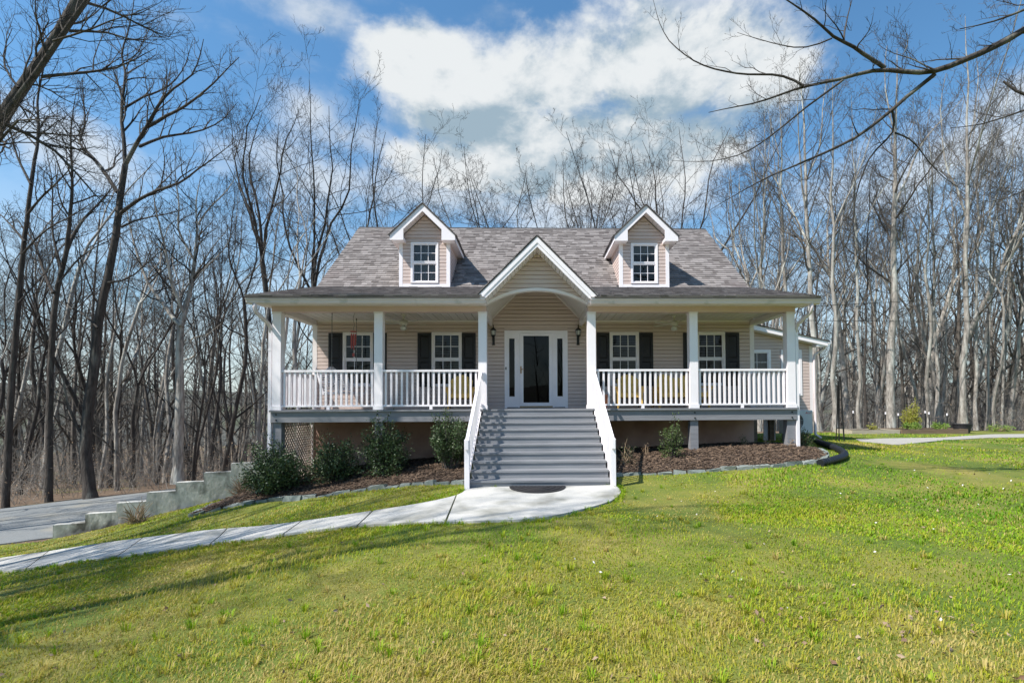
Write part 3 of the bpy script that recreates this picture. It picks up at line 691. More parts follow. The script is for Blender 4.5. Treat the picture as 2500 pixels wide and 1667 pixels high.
# stairs ----------------------------------------------------------
st = part('staircase', house); RI, RU = .1423, .28
for i in range(10):
    if i: MB().box(-1.30, 1.315, -RU*i-.032, -RU*(i-1)-.0005, -RI*i-.036, -RI*i).build('tread', M['stair'], st)
    MB().box(-1.285, 1.30, -RU*i-.012, -RU*i+.008, -RI*(i+1)+.001, -RI*i-.0365 - (.004 if i == 0 else 0)).build('riser', M['deck'] if False else M['stair'], st)
for s_ in (-1, 1):
    poly = [(0.0, -.29), (0.0, -.045)] + sum([[(-RU*i-.0, -RI*i-.04), (-RU*i-.0, -RI*(i+1)-.0)] for i in range(0, 10)], []) + [(-2.52, -1.46), (-2.3, -1.46)]
    MB().prism([(0.005, -.32), (0.005, -.04), (-2.555, -RI*9-.04), (-2.555, -1.47), (-2.2, -1.47)], lambda y, z, k: (k+.008, y, z), s_*1.325, s_*1.365).build('stringer', M['white'], st)
for s_ in (-1, 1):
    sr = part('stair_railing', house); x = s_*1.30+.005
    xx = x + s_*.03
    MB().bar((xx, -.02, .865), (xx, -2.60, -.535), .062, .04).build('top_rail', M['white'], sr)
    MB().bar((xx, -.02, .155), (xx, -2.56, -1.215), .04, .06).build('bottom_rail', M['white'], sr)
    MB().box(xx-.045, xx+.045, -2.66, -2.57, gz(xx, -2.6)-.05, -.52).build('newel_post', M['white'], sr)
    MB().box(xx-.03, xx+.03, -2.70, -2.6605, -.70, -.53).build('rail_end_block', M['white'], sr)
    for k in range(19):
        y = -.14-k*.127; zt = .865+(-.02-y)*(-1.40/2.58); zb = .155+(-.02-y)*(-1.37/2.54)
        MB().box(xx-.015, xx+.015, y-.015, y+.015, zb+.02, zt-.02).build('baluster', M['white'], sr)
    MB().box(xx-.045, xx+.045, -.06, -.03, .80, .93).build('rail_bracket', M['white'], sr)
# roofs -----------------------------------------------------------
def shingles(origin, du, dv, W, Lv, row, parent, name, indiv=0, keep=None, seed=0, edge=None):
    """shingle rows over a slope: origin lower-left, du along the eave, dv up the slope"""
    r = np.random.default_rng(seed); O = np.array(origin, float); du = np.array(du, float); dv = np.array(dv, float); nn = np.cross(du, dv); nn /= np.linalg.norm(nn)
    if nn[2] < 0: nn = -nn
    big_ = MB(); k = 0; nrows = int(math.ceil(Lv/row)); cnt = 0
    for i in range(nrows):
        v0 = i*row; v1 = min(v0+row*1.25, Lv); lo, hi = edge(v0+row*.5) if edge else (0, W); u = lo - r.uniform(0, .2)
        while u < hi:
            w_ = r.choice([.13, .17, .2, .24, .3]); a, b = max(u, lo)+.002, min(u+w_, hi)-.002; u += w_
            if b-a < .02: continue
            c = (a+b)/2
            if keep and not keep(O + du*c + dv*(v0+row/2)): continue
            th = r.uniform(.020, .030); drop = r.choice([0, 0, .012])
            q = [O+du*a+dv*(v0-drop), O+du*b+dv*(v0-drop), O+du*b+dv*v1, O+du*a+dv*v1]
            vs = [q[0]+nn*.0, q[1]+nn*.0, q[0]+nn*th, q[1]+nn*th, q[2]+nn*.003, q[3]+nn*.003]
            fs = [(0,1,3,2), (2,3,4,5), (1,4,3), (0,2,5)]
            if cnt < indiv: MB().add(vs, fs).build('shingle', M['shingle'], parent); cnt += 1
            else: big_.add(vs, fs)
    big_.build(name, M['shingle'], parent, kind='stuff')
RID = (6.05, 6.41); BRK = (2.55, 3.46); EAV = (-.54, 2.548)
XR = 6.22
roof = part('roof', house)
rb = MB()
sl1 = np.array([0, RID[0]-BRK[0], RID[1]-BRK[1]]); L1 = np.linalg.norm(sl1); d1 = sl1/L1
rb.prism([(BRK[0], BRK[1]), (RID[0], RID[1]), (10.4, 2.98), (10.4, 2.86), (RID[0], RID[1]-.14), (BRK[0], BRK[1]-.13)], lambda y, z, k: (k, y, z), -XR, XR)
rb.build('roof_deck', M['roofdark'], roof)
for s_ in (-1, 1): MB().prism([(BRK[0]+.02, BRK[1]-.16), (BRK[0]+.02, BRK[1]-.05), (RID[0], RID[1]-.03), (10.42, 2.93), (10.42, 2.78), (RID[0], RID[1]-.19)], lambda y, z, k: (k, y, z), s_*(XR-.05), s_*(XR-.004)).build('rake_board', M['trim'], roof)
DORM = (-3.16, 3.135)
def keep_main(p):
    for cx in DORM:
        if abs(p[0]-cx) < .70 and p[1] < 4.1: return False
        if p[1] >= 4.0 and abs(p[0]-cx) < .9*(5.2-p[1])/1.2: return False
    if abs(p[0]) < (3.93-p[2]) and p[2] < 3.93: return False
    return True
shingles((-XR, BRK[0], BRK[1]), (1, 0, 0), d1, 2*XR, L1, .138, roof, 'shingle_field', 300, keep_main, 1)
# back slope is plain, seen only edge on
porch_roof = part('porch_roof', house)
sl2 = np.array([0, BRK[0]-EAV[0], BRK[1]-EAV[1]]); L2 = np.linalg.norm(sl2); d2 = sl2/L2
XE = 6.50
pb = MB()
for s_ in (-1, 1):
    xi = 1.30*s_
    pb.add([(s_*XE, EAV[0], EAV[1]), (xi, EAV[0], EAV[1]), (0.35*s_, BRK[0], BRK[1]), (s_*XR, BRK[0], BRK[1]),
            (s_*XE, EAV[0], EAV[1]-.05), (xi, EAV[0], EAV[1]-.05), (0.35*s_, BRK[0], BRK[1]-.08), (s_*XR, BRK[0], BRK[1]-.08)],
           [(0,1,2,3) if s_ < 0 else (3,2,1,0), (4,7,6,5), (0,4,5,1), (0,3,7,4), (1,5,6,2)])
pb.build('roof_deck', M['roofdark'], porch_roof)
def edge2(v):
    t = v/L2; return (XE-(XE-(XE-(XE-XR)*t)), 2*XE-(XE-XR)*t)
def keep_porch(p): return abs(p[0]) > 3.93-p[2]-.02 and not any(abs(p[0]-cx) < .70 and p[1] > 2.49 for cx in DORM)
shingles((-XE, EAV[0], EAV[1]+.002), (1, 0, 0), d2, 2*XE, L2, .138, porch_roof, 'shingle_field', 0, keep_porch, 2, lambda v: ((XE-XR)*min(1, v/L2), 2*XE-(XE-XR)*min(1, v/L2)))
for s_ in (-1, 1):                                        # sloping porch gable ends
    MB().add([(s_*6.17, .19, 2.42), (s_*6.17, YW, 2.42), (s_*6.17, YW, 3.25), (s_*6.17, .19, 2.72)], [(0,1,2,3)]).build('porch_end_panel', M['trim'], porch_roof)
    MB().prism([(EAV[0]+.04, EAV[1]-.13), (EAV[0]+.04, EAV[1]-.025), (BRK[0], BRK[1]-.03), (BRK[0], BRK[1]-.15)], lambda y, z, k, s_=s_: (s_*(XE-(XE-XR)*max(0, (y-EAV[0])/(BRK[0]-EAV[0])))+k, y, z), .0, .02).build('rake_board', M['trim'], porch_roof)
    MB().box(min(s_*6.15, s_*6.45), max(s_*6.15, s_*6.45), .185, YW, 2.46, 2.47).build('rake_soffit', M['trim'], porch_roof)
rc = MB()
x = -XR
while x < XR-.05:
    x1 = min(x+.30, XR); MB().add([(x, RID[0]-.16, RID[1]-.118), (x1, RID[0]-.16, RID[1]-.124), (x1, RID[0], RID[1]+.022), (x, RID[0], RID[1]+.028), (x, RID[0]+.16, RID[1]-.108), (x1, RID[0]+.16, RID[1]-.114)], [(0,1,2,3), (3,2,5,4)]).build('ridge_shingle', M['roofdark'], roof); x += .29
# gutters and downspouts
for x0, x1 in ((-6.50, -1.185), (1.205, 6.51)):
    MB().prism([(-.40, 2.52), (-.40, 2.385), (-.45, 2.378), (-.485, 2.40), (-.50, 2.45), (-.525, 2.475), (-.525, 2.512), (-.545, 2.53), (-.515, 2.535), (-.508, 2.50), (-.41, 2.49)], lambda y, z, k: (k, y, z), x0, x1).build('gutter', M['gutter'], house)
    MB().box(x0+.02, x1-.02, -.398, -.38, 2.38, 2.54).build('fascia', M['trim'], house)
for s_ in (-1, 1):
    ds = part('downspout', house); pts = [(s_*6.33, -.44, 2.40), (s_*6.33, -.44, 2.30), (s_*6.315, -.40, 2.20), (s_*6.235, -.02, 2.0), (s_*6.225, .05, 1.92), (s_*6.225, .06, 1.8)]
    o = MB()
    for a, b in zip(pts[:-1], pts[1:]): o.bar(a, b, .062, .085, (0, 1, 0) if abs(a[2]-b[2]) > .06 and abs(a[1]-b[1]) < .05 else (1, 0, .2))
    o2 = MB().tube(pts, .045, 8); o2.build('elbow', M['gutter'], ds, smooth=True)
    zb = gz(s_*6.22, .06)-.05
    MB().box(s_*6.222-.036, s_*6.222+.036, .02, .10, zb, 1.86).build('pipe', M['white'], ds)
    MB().box(s_*6.222-.042, s_*6.222+.042, .014, .106, 1.38, 1.42).build('strap', M['white'], ds)
# entry gable -----------------------------------------------------
eg = part('entry_gable', house); yf_ = -.5
ang = math.radians(45.2); AP = 3.925; HW = 1.355
tn = math.tan(ang)
for s_ in (-1, 1):
    f = MB()                                              # rake fascia: two stepped boards
    def zr_(x): return AP - abs(x)*tn*.995
    f.prism([(0, AP), (s_*HW, zr_(HW)), (s_*HW, zr_(HW)-.10), (s_*1.29, zr_(1.29)-.155), (0, AP-.155)], lambda x, z, k: (x, k, z), yf_-.022, yf_)
    f.prism([(0, AP-.156), (s_*1.29, zr_(1.29)-.156), (s_*1.17, zr_(1.17)-.246), (0, AP-.246)], lambda x, z, k: (x, k, z), yf_-.008, yf_+.02)
    f.build('rake_fascia', M['white'], eg)
    sf = MB()
    for k in range(14):                                   # rake soffit panels
        x0, x1 = s_*(k*.086+.003), s_*(k*.086+.083)
        sf = MB().add([(x0, yf_+.02, zr_(x0)-.245), (x1, yf_+.02, zr_(x1)-.245), (x1, 0.0, zr_(x1)-.245), (x0, 0.0, zr_(x0)-.245), (x0, yf_+.02, zr_(x0)-.235), (x1, yf_+.02, zr_(x1)-.235), (x1, 0.0, zr_(x1)-.235), (x0, 0.0, zr_(x0)-.235)],
                      [(0,1,2,3), (4,7,6,5), (0,4,5,1), (1,5,6,2), (2,6,7,3), (3,7,4,0)]); sf.build('soffit_panel', M['trim'], eg)
    rd = MB(); xo = s_*(HW+.01)
    rd.add([(0, yf_-.03, AP+.012), (xo, yf_-.03, zr_(HW+.01)+.012), (xo, 1.6, zr_(HW+.01)+.012), (0, 3.6, AP+.012), (0, yf_-.03, AP-.02), (xo, yf_-.03, zr_(HW+.01)-.02), (xo, 1.6, zr_(HW+.01)-.02), (0, 3.6, AP-.02)],
           [(0,1,2,3), (4,7,6,5), (0,4,5,1), (1,5,6,2), (2,6,7,3)])
    rd.build('gable_roof', M['roofdark'], eg)
    shingles((xo, yf_-.04, zr_(HW+.01)+.014), (0, 1, 0), np.array([-s_*HW, 0, HW*tn])/np.linalg.norm([HW, HW*tn]), 3.7, HW/math.cos(ang), .138, eg, 'shingle_field', 0,
             lambda p: p[2] > 2.548+(p[1]+.54)*.295-.05 and p[2] > 3.46+(p[1]-2.55)*.843-.05, 30+s_)
def arch(x): 
    Rr = (1.19**2+.335**2)/(2*.335); return 2.845-Rr+math.sqrt(max(Rr*Rr-x*x, 0))
side_shape(eg, -1.19, 1.19, 2.45, 3.75, arch, lambda x: AP-.245-abs(x)*tn*.995, -.015, 61)
MB().add([(-.06, -.03, AP-.245-.065), (.06, -.03, AP-.245-.065), (0, -.03, AP-.248)], [(0,1,2)]).build('peak_vent', M['beam'], eg)
bk = MB(); X = np.linspace(-1.19, 1.19, 41)
for a, b in zip(X[:-1], X[1:]): bk.add([(a, -.012, arch(a)), (b, -.012, arch(b)), (b, -.012, max(arch(b), AP-.235-abs(b)*tn)), (a, -.012, max(arch(a), AP-.235-abs(a)*tn))], [(0,1,2,3)])
bk.build('gable_backing', M['siding'], eg)
at_ = MB()
for a, b in zip(X[:-1], X[1:]):
    vs = [(x, y, arch(x)+dz) for y in (-.045, .10) for x, dz in ((a, -.062), (b, -.062), (b, .004), (a, .004))]
    at_.add(vs, [(0,1,2,3), (7,6,5,4), (0,4,5,1), (3,2,6,7)])
at_.build('arch_trim', M['trim'], eg, smooth=False)
for s_ in (-1, 1):                                        # vaulted ceiling, boards run with the slope
    n = 14; y0, y1 = .10, YW-.005; wd = (y1-y0)/n
    for k in range(n):
        a, b = y0+wd*k+.004, y0+wd*(k+1)-.004
        MB().add([(s_*1.20, a, 2.50), (s_*1.20, b, 2.50), (0, b, 3.72), (0, a, 3.72), (s_*1.20, a, 2.52), (s_*1.20, b, 2.52), (0, b, 3.74), (0, a, 3.74)], [(0,1,2,3), (4,7,6,5), (0,4,5,1), (1,5,6,2), (2,6,7,3), (3,7,4,0)]).build('vault_panel', M['ceil'], eg)
    MB().bar((s_*1.19, YW-.035, 2.50), (s_*.01, YW-.035, 3.70), .03, .045, (0, 1, 0)).build('vault_trim', M['trim'], eg)
    MB().add([(s_*1.215, .1, 2.515), (s_*1.215, YW, 2.515), (0, YW, 3.75), (0, .1, 3.75)], [(0,1,2,3)]).build('vault_backing', M['roofdark'], eg)
    MB().box(min(s_*1.175, s_*1.30), max(s_*1.175, s_*1.30), -.42, -.016, 2.30 if False else 2.42, 2.50).build('gable_return', M['trim'], eg)
# dormers ---------------------------------------------------------
def dormer(cx, kind):
    dm = part('dormer', house); yd = 2.5; hw = .71; zb = 3.44; ze = 4.80; ap = 5.735; yo = 2.2; ehw = .905
    rf = lambda y: 3.46+(y-2.55)*.843
    wx0, wx1, wz0, wz1 = cx-.39, cx+.39, 3.565, 4.735
    f = MB(); holed_wall(f, cx-hw, cx+hw, zb, 4.85, [(wx0+.03, wx1-.03, wz0+.03, wz1-.03)], yd, yd+.08)
    f.prism([(cx-.70, 4.85), (cx+.70, 4.85), (cx, 5.52)], lambda x, z, k: (x, k, z), yd, yd+.08)
    f.build('dormer_wall', M['siding'], dm)
    side_rect(dm, cx-hw+.09, cx+hw-.09, zb+.10, 4.80, [(wx0-.004, wx1+.004, wz0-.03, wz1+.004)], yd)
    side_shape(dm, cx-.72, cx+.72, zb+.10+13*CO, 5.5, lambda x: 4.75, lambda x: 5.49-abs(x-cx)*.97, yd, 31)
    for s_ in (-1, 1): MB().box(min(cx+s_*hw, cx+s_*(hw-.09)), max(cx+s_*hw, cx+s_*(hw-.09)), yd-.03, yd-.001, zb, 4.78).build('corner_board', M['white'], dm)
    MB().box(cx-hw+.0905, cx+hw-.0905, yd-.028, yd-.001, zb, zb+.10).build('base_trim', M['white'], dm)
    for s_ in (-1, 1):
        ck = MB().prism([(yd+.081, rf(yd+.08)-.05), (yd+.081, 4.80), (4.13, 4.80), (4.13, rf(4.13)-.05)], lambda y, z, k: (k, y, z), cx+s_*(hw-.06), cx+s_*(hw-.012)); ck.build('cheek_wall', M['siding'], dm)
        jb = MB(); side_shape(None, yd+.07, 4.13, zb, 4.80, lambda y: rf(y)+.01, lambda y: 4.80, 0, 24, (lambda q, off, z, s_=s_: (cx+s_*(hw-.013+off), q, z)), joined=jb); jb.build('cheek_siding', M['siding'], dm, kind='stuff')
        MB().box(min(cx+s_*hw, cx+s_*(hw+.012)), max(cx+s_*hw, cx+s_*(hw+.012)), yd-.03, yd+.06, zb, 4.78).build('corner_board', M['white'], dm)
        sl = (ap-4.86)/ehw; zz = lambda x: ap-abs(x)*sl
        f = MB(); f.prism([(cx, ap), (cx+s_*ehw, zz(ehw)), (cx+s_*ehw, zz(ehw)-.155), (cx+s_*.53, zz(ehw)-.155), (cx+s_*.53, zz(.53)-.215), (cx, ap-.215)], lambda x, z, k: (x, k, z), yo-.02, yo)
        f.build('rake_fascia', M['white'], dm)
        MB().box(min(cx+s_*.53, cx+s_*(ehw-.005)), max(cx+s_*.53, cx+s_*(ehw-.005)), yo+.001, yd-.001, 4.706, 4.79).build('eave_return', M['white'], dm)
        for k in range(6):                                # soffit below the rake
            xa, xb = s_*(k*.115+.003), s_*(k*.115+.112); q = -.19
            MB().add([(cx+xa, yo+.001, zz(xa)+q), (cx+xb, yo+.001, zz(xb)+q), (cx+xb, yd, zz(xb)+q), (cx+xa, yd, zz(xa)+q), (cx+xa, yo+.001, zz(xa)+q+.012), (cx+xb, yo+.001, zz(xb)+q+.012), (cx+xb, yd, zz(xb)+q+.012), (cx+xa, yd, zz(xa)+q+.012)],
                     [(0,1,2,3), (4,7,6,5), (0,4,5,1), (2,6,7,3)]).build('soffit_panel', M['trim'], dm)
        yb = 2.55+(zz(ehw)-3.46)/.843; ye = 4.20
        MB().box(min(cx+s_*(hw+.0125), cx+s_*(ehw-.02)), max(cx+s_*(hw+.0125), cx+s_*(ehw-.02)), yd+.0, ye, 4.72, 4.735).build('eave_soffit', M['trim'], dm)
        MB().box(min(cx+s_*(ehw-.02), cx+s_*ehw), max(cx+s_*(ehw-.02), cx+s_*ehw), yo+.001, ye, 4.706, zz(ehw)-.012).build('eave_fascia', M['white'], dm)
        x_ = s_*(ehw+.03)
        MB().add([(cx, yo-.05, ap+.012), (cx+x_, yo-.05, zz(x_)+.012), (cx+x_, yb+.05, zz(x_)+.012), (cx, 5.32, ap+.012), (cx, yo-.05, ap-.015), (cx+x_, yo-.05, zz(x_)-.015), (cx+x_, yb+.05, zz(x_)-.015), (cx, 5.32, ap-.015)],
                 [(0,1,2,3), (4,7,6,5), (0,4,5,1), (1,5,6,2), (2,6,7,3)]).build('dormer_roof', M['roofdark'], dm)
        shingles((cx+x_, yo-.055, zz(x_)+.013), (0, 1, 0), np.array([-s_, 0, sl])/math.hypot(1, sl), 3.2, (ehw+.03)*math.hypot(1, sl), .138, dm, 'shingle_field', 0, lambda p: p[2] > rf(p[1])-.03, 50+int(cx*10)+s_)
    window('dormer_window', wx0, wx1, wz0, wz1, yd, house, 3, False, kind == 'l', kind == 'r', .055)
    MB().box(cx-.6, cx+.6, yd+.55, yd+.6, 3.46, 5.0).build('attic_wall', M['room'], dm)
dormer(DORM[0], 'l'); dormer(DORM[1], 'r')
# right wing ------------------------------------------------------
wg = part('side_wing', house); yw2 = 4.2
zrf = lambda x: 2.60-(x-6.95)*.222
WW = [(6.72, 7.615), (7.95, 8.63)]
hl = [(a+.03, b-.03, .36, 1.80) for a, b in WW]
f = MB(); holed_wall(f, 6.11, 8.98, -.16, 1.86, hl, yw2, yw2+.12); f.prism([(6.11, 1.86), (8.98, 1.86), (8.98, zrf(8.98)-.12), (6.11, zrf(6.11)-.12)], lambda x, z, k: (x, k, z), yw2, yw2+.12)
f.prism([(yw2+.121, -.16), (9.5, -.16), (9.5, 1.98), (yw2+.121, 1.98)], lambda y, z, k: (k, y, z), 8.86, 8.98); f.box(6.11, 8.86, 9.4, 9.5, -.16, 2.0); f.box(6.11, 8.86, yw2+.121, 9.4, -.16, -.14); f.box(6.11, 8.86, 6.6, 6.7, -.13, 2.0)
f.build('wing_wall', M['siding'], wg)
side_shape(wg, 6.11, 8.88, -.16, 2.8, lambda x: -.16, lambda x: zrf(x)-.19, yw2, 120, holes=[(a-.005, b+.005, .33, 1.835) for a, b in WW])
MB().box(8.885, 8.99, yw2-.03, yw2-.001, -.18, 1.95).build('corner_board', M['trim'], wg)
MB().prism([(6.11, zrf(6.11)), (9.34, zrf(9.34)), (9.34, zrf(9.34)-.15), (6.11, zrf(6.11)-.15)], lambda x, z, k: (x, k, z), yw2-.30, yw2-.27).build('rake_fascia', M['white'], wg)
MB().prism([(6.11, zrf(6.11)-.151), (9.0, zrf(9.0)-.151), (9.0, zrf(9.0)-.165), (6.11, zrf(6.11)-.165)], lambda x, z, k: (x, k, z), yw2-.268, yw2-.003).build('rake_soffit', M['trim'], wg)
MB().prism([(6.11, zrf(6.11)+.03), (9.40, zrf(9.40)+.03), (9.40, zrf(9.40)+.002), (6.11, zrf(6.11)+.002)], lambda x, z, k: (x, k, z), yw2-.33, 9.7).build('wing_roof', M['roofdark'], wg)
MB().box(8.99, 9.345, yw2-.27, yw2-.0, 1.90, 2.0).build('eave_return', M['white'], wg)
MB().box(9.345, 9.45, yw2-.31, 9.6, 1.99, 2.08).build('gutter', M['white'], wg)
MB().tube([(9.38, yw2-.1, 2.0), (9.36, yw2-.08, 1.86), (9.2, yw2-.04, 1.74), (9.06, yw2-.03, 1.66), (9.03, yw2-.04, 1.5), (9.03, yw2-.04, .3), (9.03, yw2-.04, -.9), (9.12, yw2-.2, -1.02)], .04, 8).build('wing_downspout', M['gutter'], wg, smooth=True)
for a, b in WW: window('wing_window', a, b, .34, 1.83, yw2, house, 2, False, True, False, .085)
for x, y in ((6.25, 4.3), (7.1, 4.3), (7.75, 4.5), (8.85, 4.3), (6.9, 6.0)): MB().box(x-.07, x+.07, y-.07, y+.07, gz(x, y)-.2, -.165).build('crawl_post', M['plank_dark'], house)
MB().box(6.11, 8.95, yw2+.02, yw2+.06, -.34, -.165).build('wing_rim_board', M['plank_dark'], house)
ss = part('side_steps', house)
for k in range(5): MB().box(6.35, 7.2, 5.4+k*.26, 5.66+k*.26, -1.1+k*.17, -1.06+k*.17).build('step', M['deck'], ss)
MB().bar((7.25, 5.3, -1.2), (7.25, 6.8, -.2), .05, .24).build('step_stringer', M['plank_dark'], ss)
MB().box(7.55, 7.95, 4.6, 4.63, -1.12, -.20).build('lattice_door', M['trim'], ss)
MB().box(-6.75, -6.10, 3.9, 4.15, 2.18, 2.52).build('eave_return', M['white'], house)
MB().prism([(-6.09, 2.78), (-6.78, 2.54), (-6.78, 2.50), (-6.09, 2.73)], lambda x, z, k: (x, k, z), 3.86, 6.5).build('side_roof', M['white'], house)
# lattice under the left end of the porch -------------------------
lp = part('lattice_panel', house); z0l, z1l, ya, yb = -1.75, -.29, .27, YW-.02
def diag(sgn):
    c = -3.0
    while c < 3.0:
        pts = []
        for yy in np.linspace(ya, yb, 60):
            z = sgn*(yy-ya)+c+z0l
            if z0l <= z <= z1l: pts.append((yy, z))
        if len(pts) > 2:
            (y0, z0), (y1, z1) = pts[0], pts[-1]; xo = -6.105 if sgn > 0 else -6.094
            MB().bar((xo, y0, z0), (xo, y1, z1), .010, .030, (0, -sgn, 1)).build('lattice_slat', M['lattice'], lp)
        c += .125
diag(1); diag(-1)
MB().box(-6.125, -6.085, yb-.03, yb+.015, z0l, z1l).build('lattice_frame', M['trim'], lp)

# ------------------------------------------------------------------ things on and round the porch
def lantern(x, label):
    t = thing('wall_lantern', label, 'wall lamp', (x, YW, 1.75), 'carriage lanterns beside the door')
    y = YW-.13
    o = MB(); o.obox((x, YW-.03, 1.86), (.035, 0, 0), (0, .02, 0), (0, 0, .12)); o.lathe([(.045, -.012), (.05, 0), (.03, .012)], (x, YW-.04, 1.76), 10); o.build('back_plate', M['black'], t)
    MB().tube([(x, YW-.03, 1.93), (x, YW-.09, 1.90), (x, y, 1.93), (x, y, 1.965)], .011, 6).build('arm', M['black'], t)
    MB().lathe([(.03, 0), (.058, .03), (.062, .045)], (x, y, 1.96), 8).build('lamp_base', M['black'], t)
    MB().lathe([(.05, 0), (.066, .12), (.055, .14)], (x, y, 2.006), 8).build('lamp_glass', M['frost'], t)
    o = MB()
    for k in range(6):
        a = k*math.pi/3; o.tube([(x+.054*math.cos(a), y+.054*math.sin(a), 2.0), (x+.072*math.cos(a), y+.072*math.sin(a), 2.13)], .005, 4)
    o.build('cage', M['black'], t)
    MB().lathe([(.088, 0), (.07, .035), (.035, .065), (.018, .09), (.012, .12), (.018, .135), (.003, .17)], (x, y, 2.13), 10).build('lamp_cap', M['black'], t)
lantern(-1.175, 'black carriage lantern left of the front door, nearest the doorbell'); lantern(1.165, 'black carriage lantern right of the front door, opposite the doorbell')
def fan(x, y, rz, label):
    t = thing('ceiling_fan', label, 'ceiling fan', (x, y, 2.42), 'porch ceiling fans', rz)
    MB().lathe([(.035, -.05), (.075, -.01), (.075, 0)], (0, 0, 0), 12).mesh
    def L(name, mb, m): return mb.build(name, m, None) 
    def put(mb, name, m, sm=False):
        o = mb.build(name, m, None, smooth=sm); o.parent = t; return o
    put(MB().lathe([(.02, -.09), (.03, -.05), (.075, -.012), (.075, 0)], (0, 0, 0), 12), 'canopy', M['cream'])
    put(MB().tube([(0, 0, -.05), (0, 0, -.14)], .014, 6), 'downrod', M['cream'])
    put(MB().lathe([(.03, -.27), (.10, -.255), (.115, -.21), (.11, -.16), (.04, -.135)], (0, 0, 0), 14), 'motor', M['cream'], True)
    put(MB().lathe([(.02, -.40), (.07, -.385), (.085, -.33), (.05, -.29), (.04, -.271)], (0, 0, 0), 12), 'light_bowl', M['frost'], True)
    put(MB().tube([(.06, .0, -.28), (.062, .0, -.50)], .003, 4), 'pull_chain', M['brass'])
    for k in range(5):
        a = k*2*math.pi/5+.3; ca, sa = math.cos(a), math.sin(a); c = MB()
        def pt(r, w, z): return (ca*r-sa*w, sa*r+ca*w, z)
        c.add([pt(.10, -.03, -.215), pt(.58, -.062, -.225), pt(.62, 0, -.215), pt(.58, .062, -.20), pt(.10, .03, -.205)] + [pt(.10, -.03, -.223), pt(.58, -.062, -.233), pt(.62, 0, -.223), pt(.58, .062, -.208), pt(.10, .03, -.213)],
              [(0,1,2,3,4), (9,8,7,6,5), (0,5,6,1), (1,6,7,2), (2,7,8,3), (3,8,9,4), (4,9,5,0)])
        put(c, 'blade', M['cream'])
fan(-3.42, 1.15, .2, 'cream ceiling fan over the left half of the porch, near the swing'); fan(3.62, 1.25, .75, 'cream ceiling fan over the right half of the porch, above the yellow seats')
# wind chime
c_ = P(863, 810, Y=.55)
t = thing('wind_chime', 'red wind chime of hanging tubes in front of the leftmost porch window', 'wind chime', (c_[0], c_[1], 1.4))
MB().tube([(c_[0], c_[1], 2.424), (c_[0]+.02, c_[1], 2.36), (c_[0]-.01, c_[1], 2.2), (c_[0]+.03, c_[1], 2.06), (c_[0], c_[1], 2.0), (c_[0], c_[1], c_[2]+.03)], .006, 5).build('hook', M['steel'], t)
MB().lathe([(.075, -.008), (.08, 0), (.075, .012), (.02, .02)], c_, 12).build('disc', M['red'], t)
for k in range(6):
    a = k*math.pi/3; x, y = c_[0]+.055*math.cos(a), c_[1]+.055*math.sin(a)
    MB().tube([(x, y, c_[2]-.008), (x, y, c_[2]-.05)], .002, 3).build('string', M['steel'], t); MB().tube([(x, y, c_[2]-.05), (x, y, c_[2]-.30-.03*k)], .0125, 7).build('chime_tube', M['red'], t)
MB().tube([(c_[0], c_[1], c_[2]-.01), (c_[0], c_[1], c_[2]-.52)], .002, 3).build('string', M['steel'], t); MB().box(c_[0]-.025, c_[0]+.025, c_[1]-.004, c_[1]+.004, c_[2]-.60, c_[2]-.52).build('sail', M['red'], t)
# porch swing
def swing():
    ax = np.array([.29, .957, 0]); fw_ = np.array([.957, -.29, 0]); up = np.array([0, 0, 1.0]); o = np.array([-4.90, 1.22, .43])
    t = thing('porch_swing', 'white slatted bench swing hung on chains at the left end of the porch', 'porch swing', (o[0], o[1], .43))
    q = lambda a, f, z: o + ax*a + fw_*f + up*z
    for k in range(6): MB().obox(q(0, -.20+k*.085, .0-.01*k*(k < 4)), ax*.58, fw_*.036, up*.011).build('seat_slat', M['white'], t)
    for k in range(7): MB().obox(q(0, -.245-.022*k, .08+.06*k), ax*.57, fw_*.009, up*.02).build('back_slat', M['white'], t)
    cr = MB(); X = np.linspace(-.58, .58, 25); top = lambda a: .60+.055*math.cos(a/.58*math.pi*1.5)*(-1)*(-1) + .02*math.cos(a*9)
    for a, b in zip(X[:-1], X[1:]):
        cr.add([q(a, -.405, .48), q(b, -.405, .48), q(b, -.425, top(b)), q(a, -.425, top(a)), q(a, -.43, .48), q(b, -.43, .48), q(b, -.45, top(b)), q(a, -.45, top(a))], [(0,1,2,3), (7,6,5,4), (3,2,6,7), (0,4,5,1)])
    cr.build('crest_rail', M['white'], t)
    for a in (-.56, 0, .56): MB().bar(q(a, -.22, -.06), q(a, -.42, .52), .035, .05, tuple(fw_)).build('back_post', M['white'], t)
    for a in (-.58, .58):
        MB().obox(q(a, .0, .25), ax*.045, fw_*.26, up*.012).build('arm_rest', M['white'], t); MB().obox(q(a, .21, .11), ax*.02, fw_*.03, up*.128).build('arm_post', M['white'], t)
        MB().obox(q(a*.9, .0, -.035), ax*.02, fw_*.25, up*.022).build('seat_rail', M['white'], t)
        hk = q(a*.84, -.05, 0); hk[2] = 2.42; jn = q(a*.84, -.05, .58)
        for n_, (p0, p1) in enumerate(((hk, jn), (jn, q(a, .22, .0)), (jn, q(a, -.30, .26)))):
            L = np.linalg.norm(p1-p0); n = max(3, int(L/.045)); c = MB(); d = (p1-p0)/L
            for k in range(n):
                m_ = p0 + d*(k+.5)*L/n; s_ = ax if k % 2 else fw_; c.obox(m_, d*(L/n*.62), s_*.009, np.cross(d, s_)*.0035)
            c.build('chain', M['steel'], t, kind='stuff')
        MB().tube([hk+[0, 0, .004], hk-[0, 0, .05]], .014, 6).build('hook', M['black'], t)
swing()
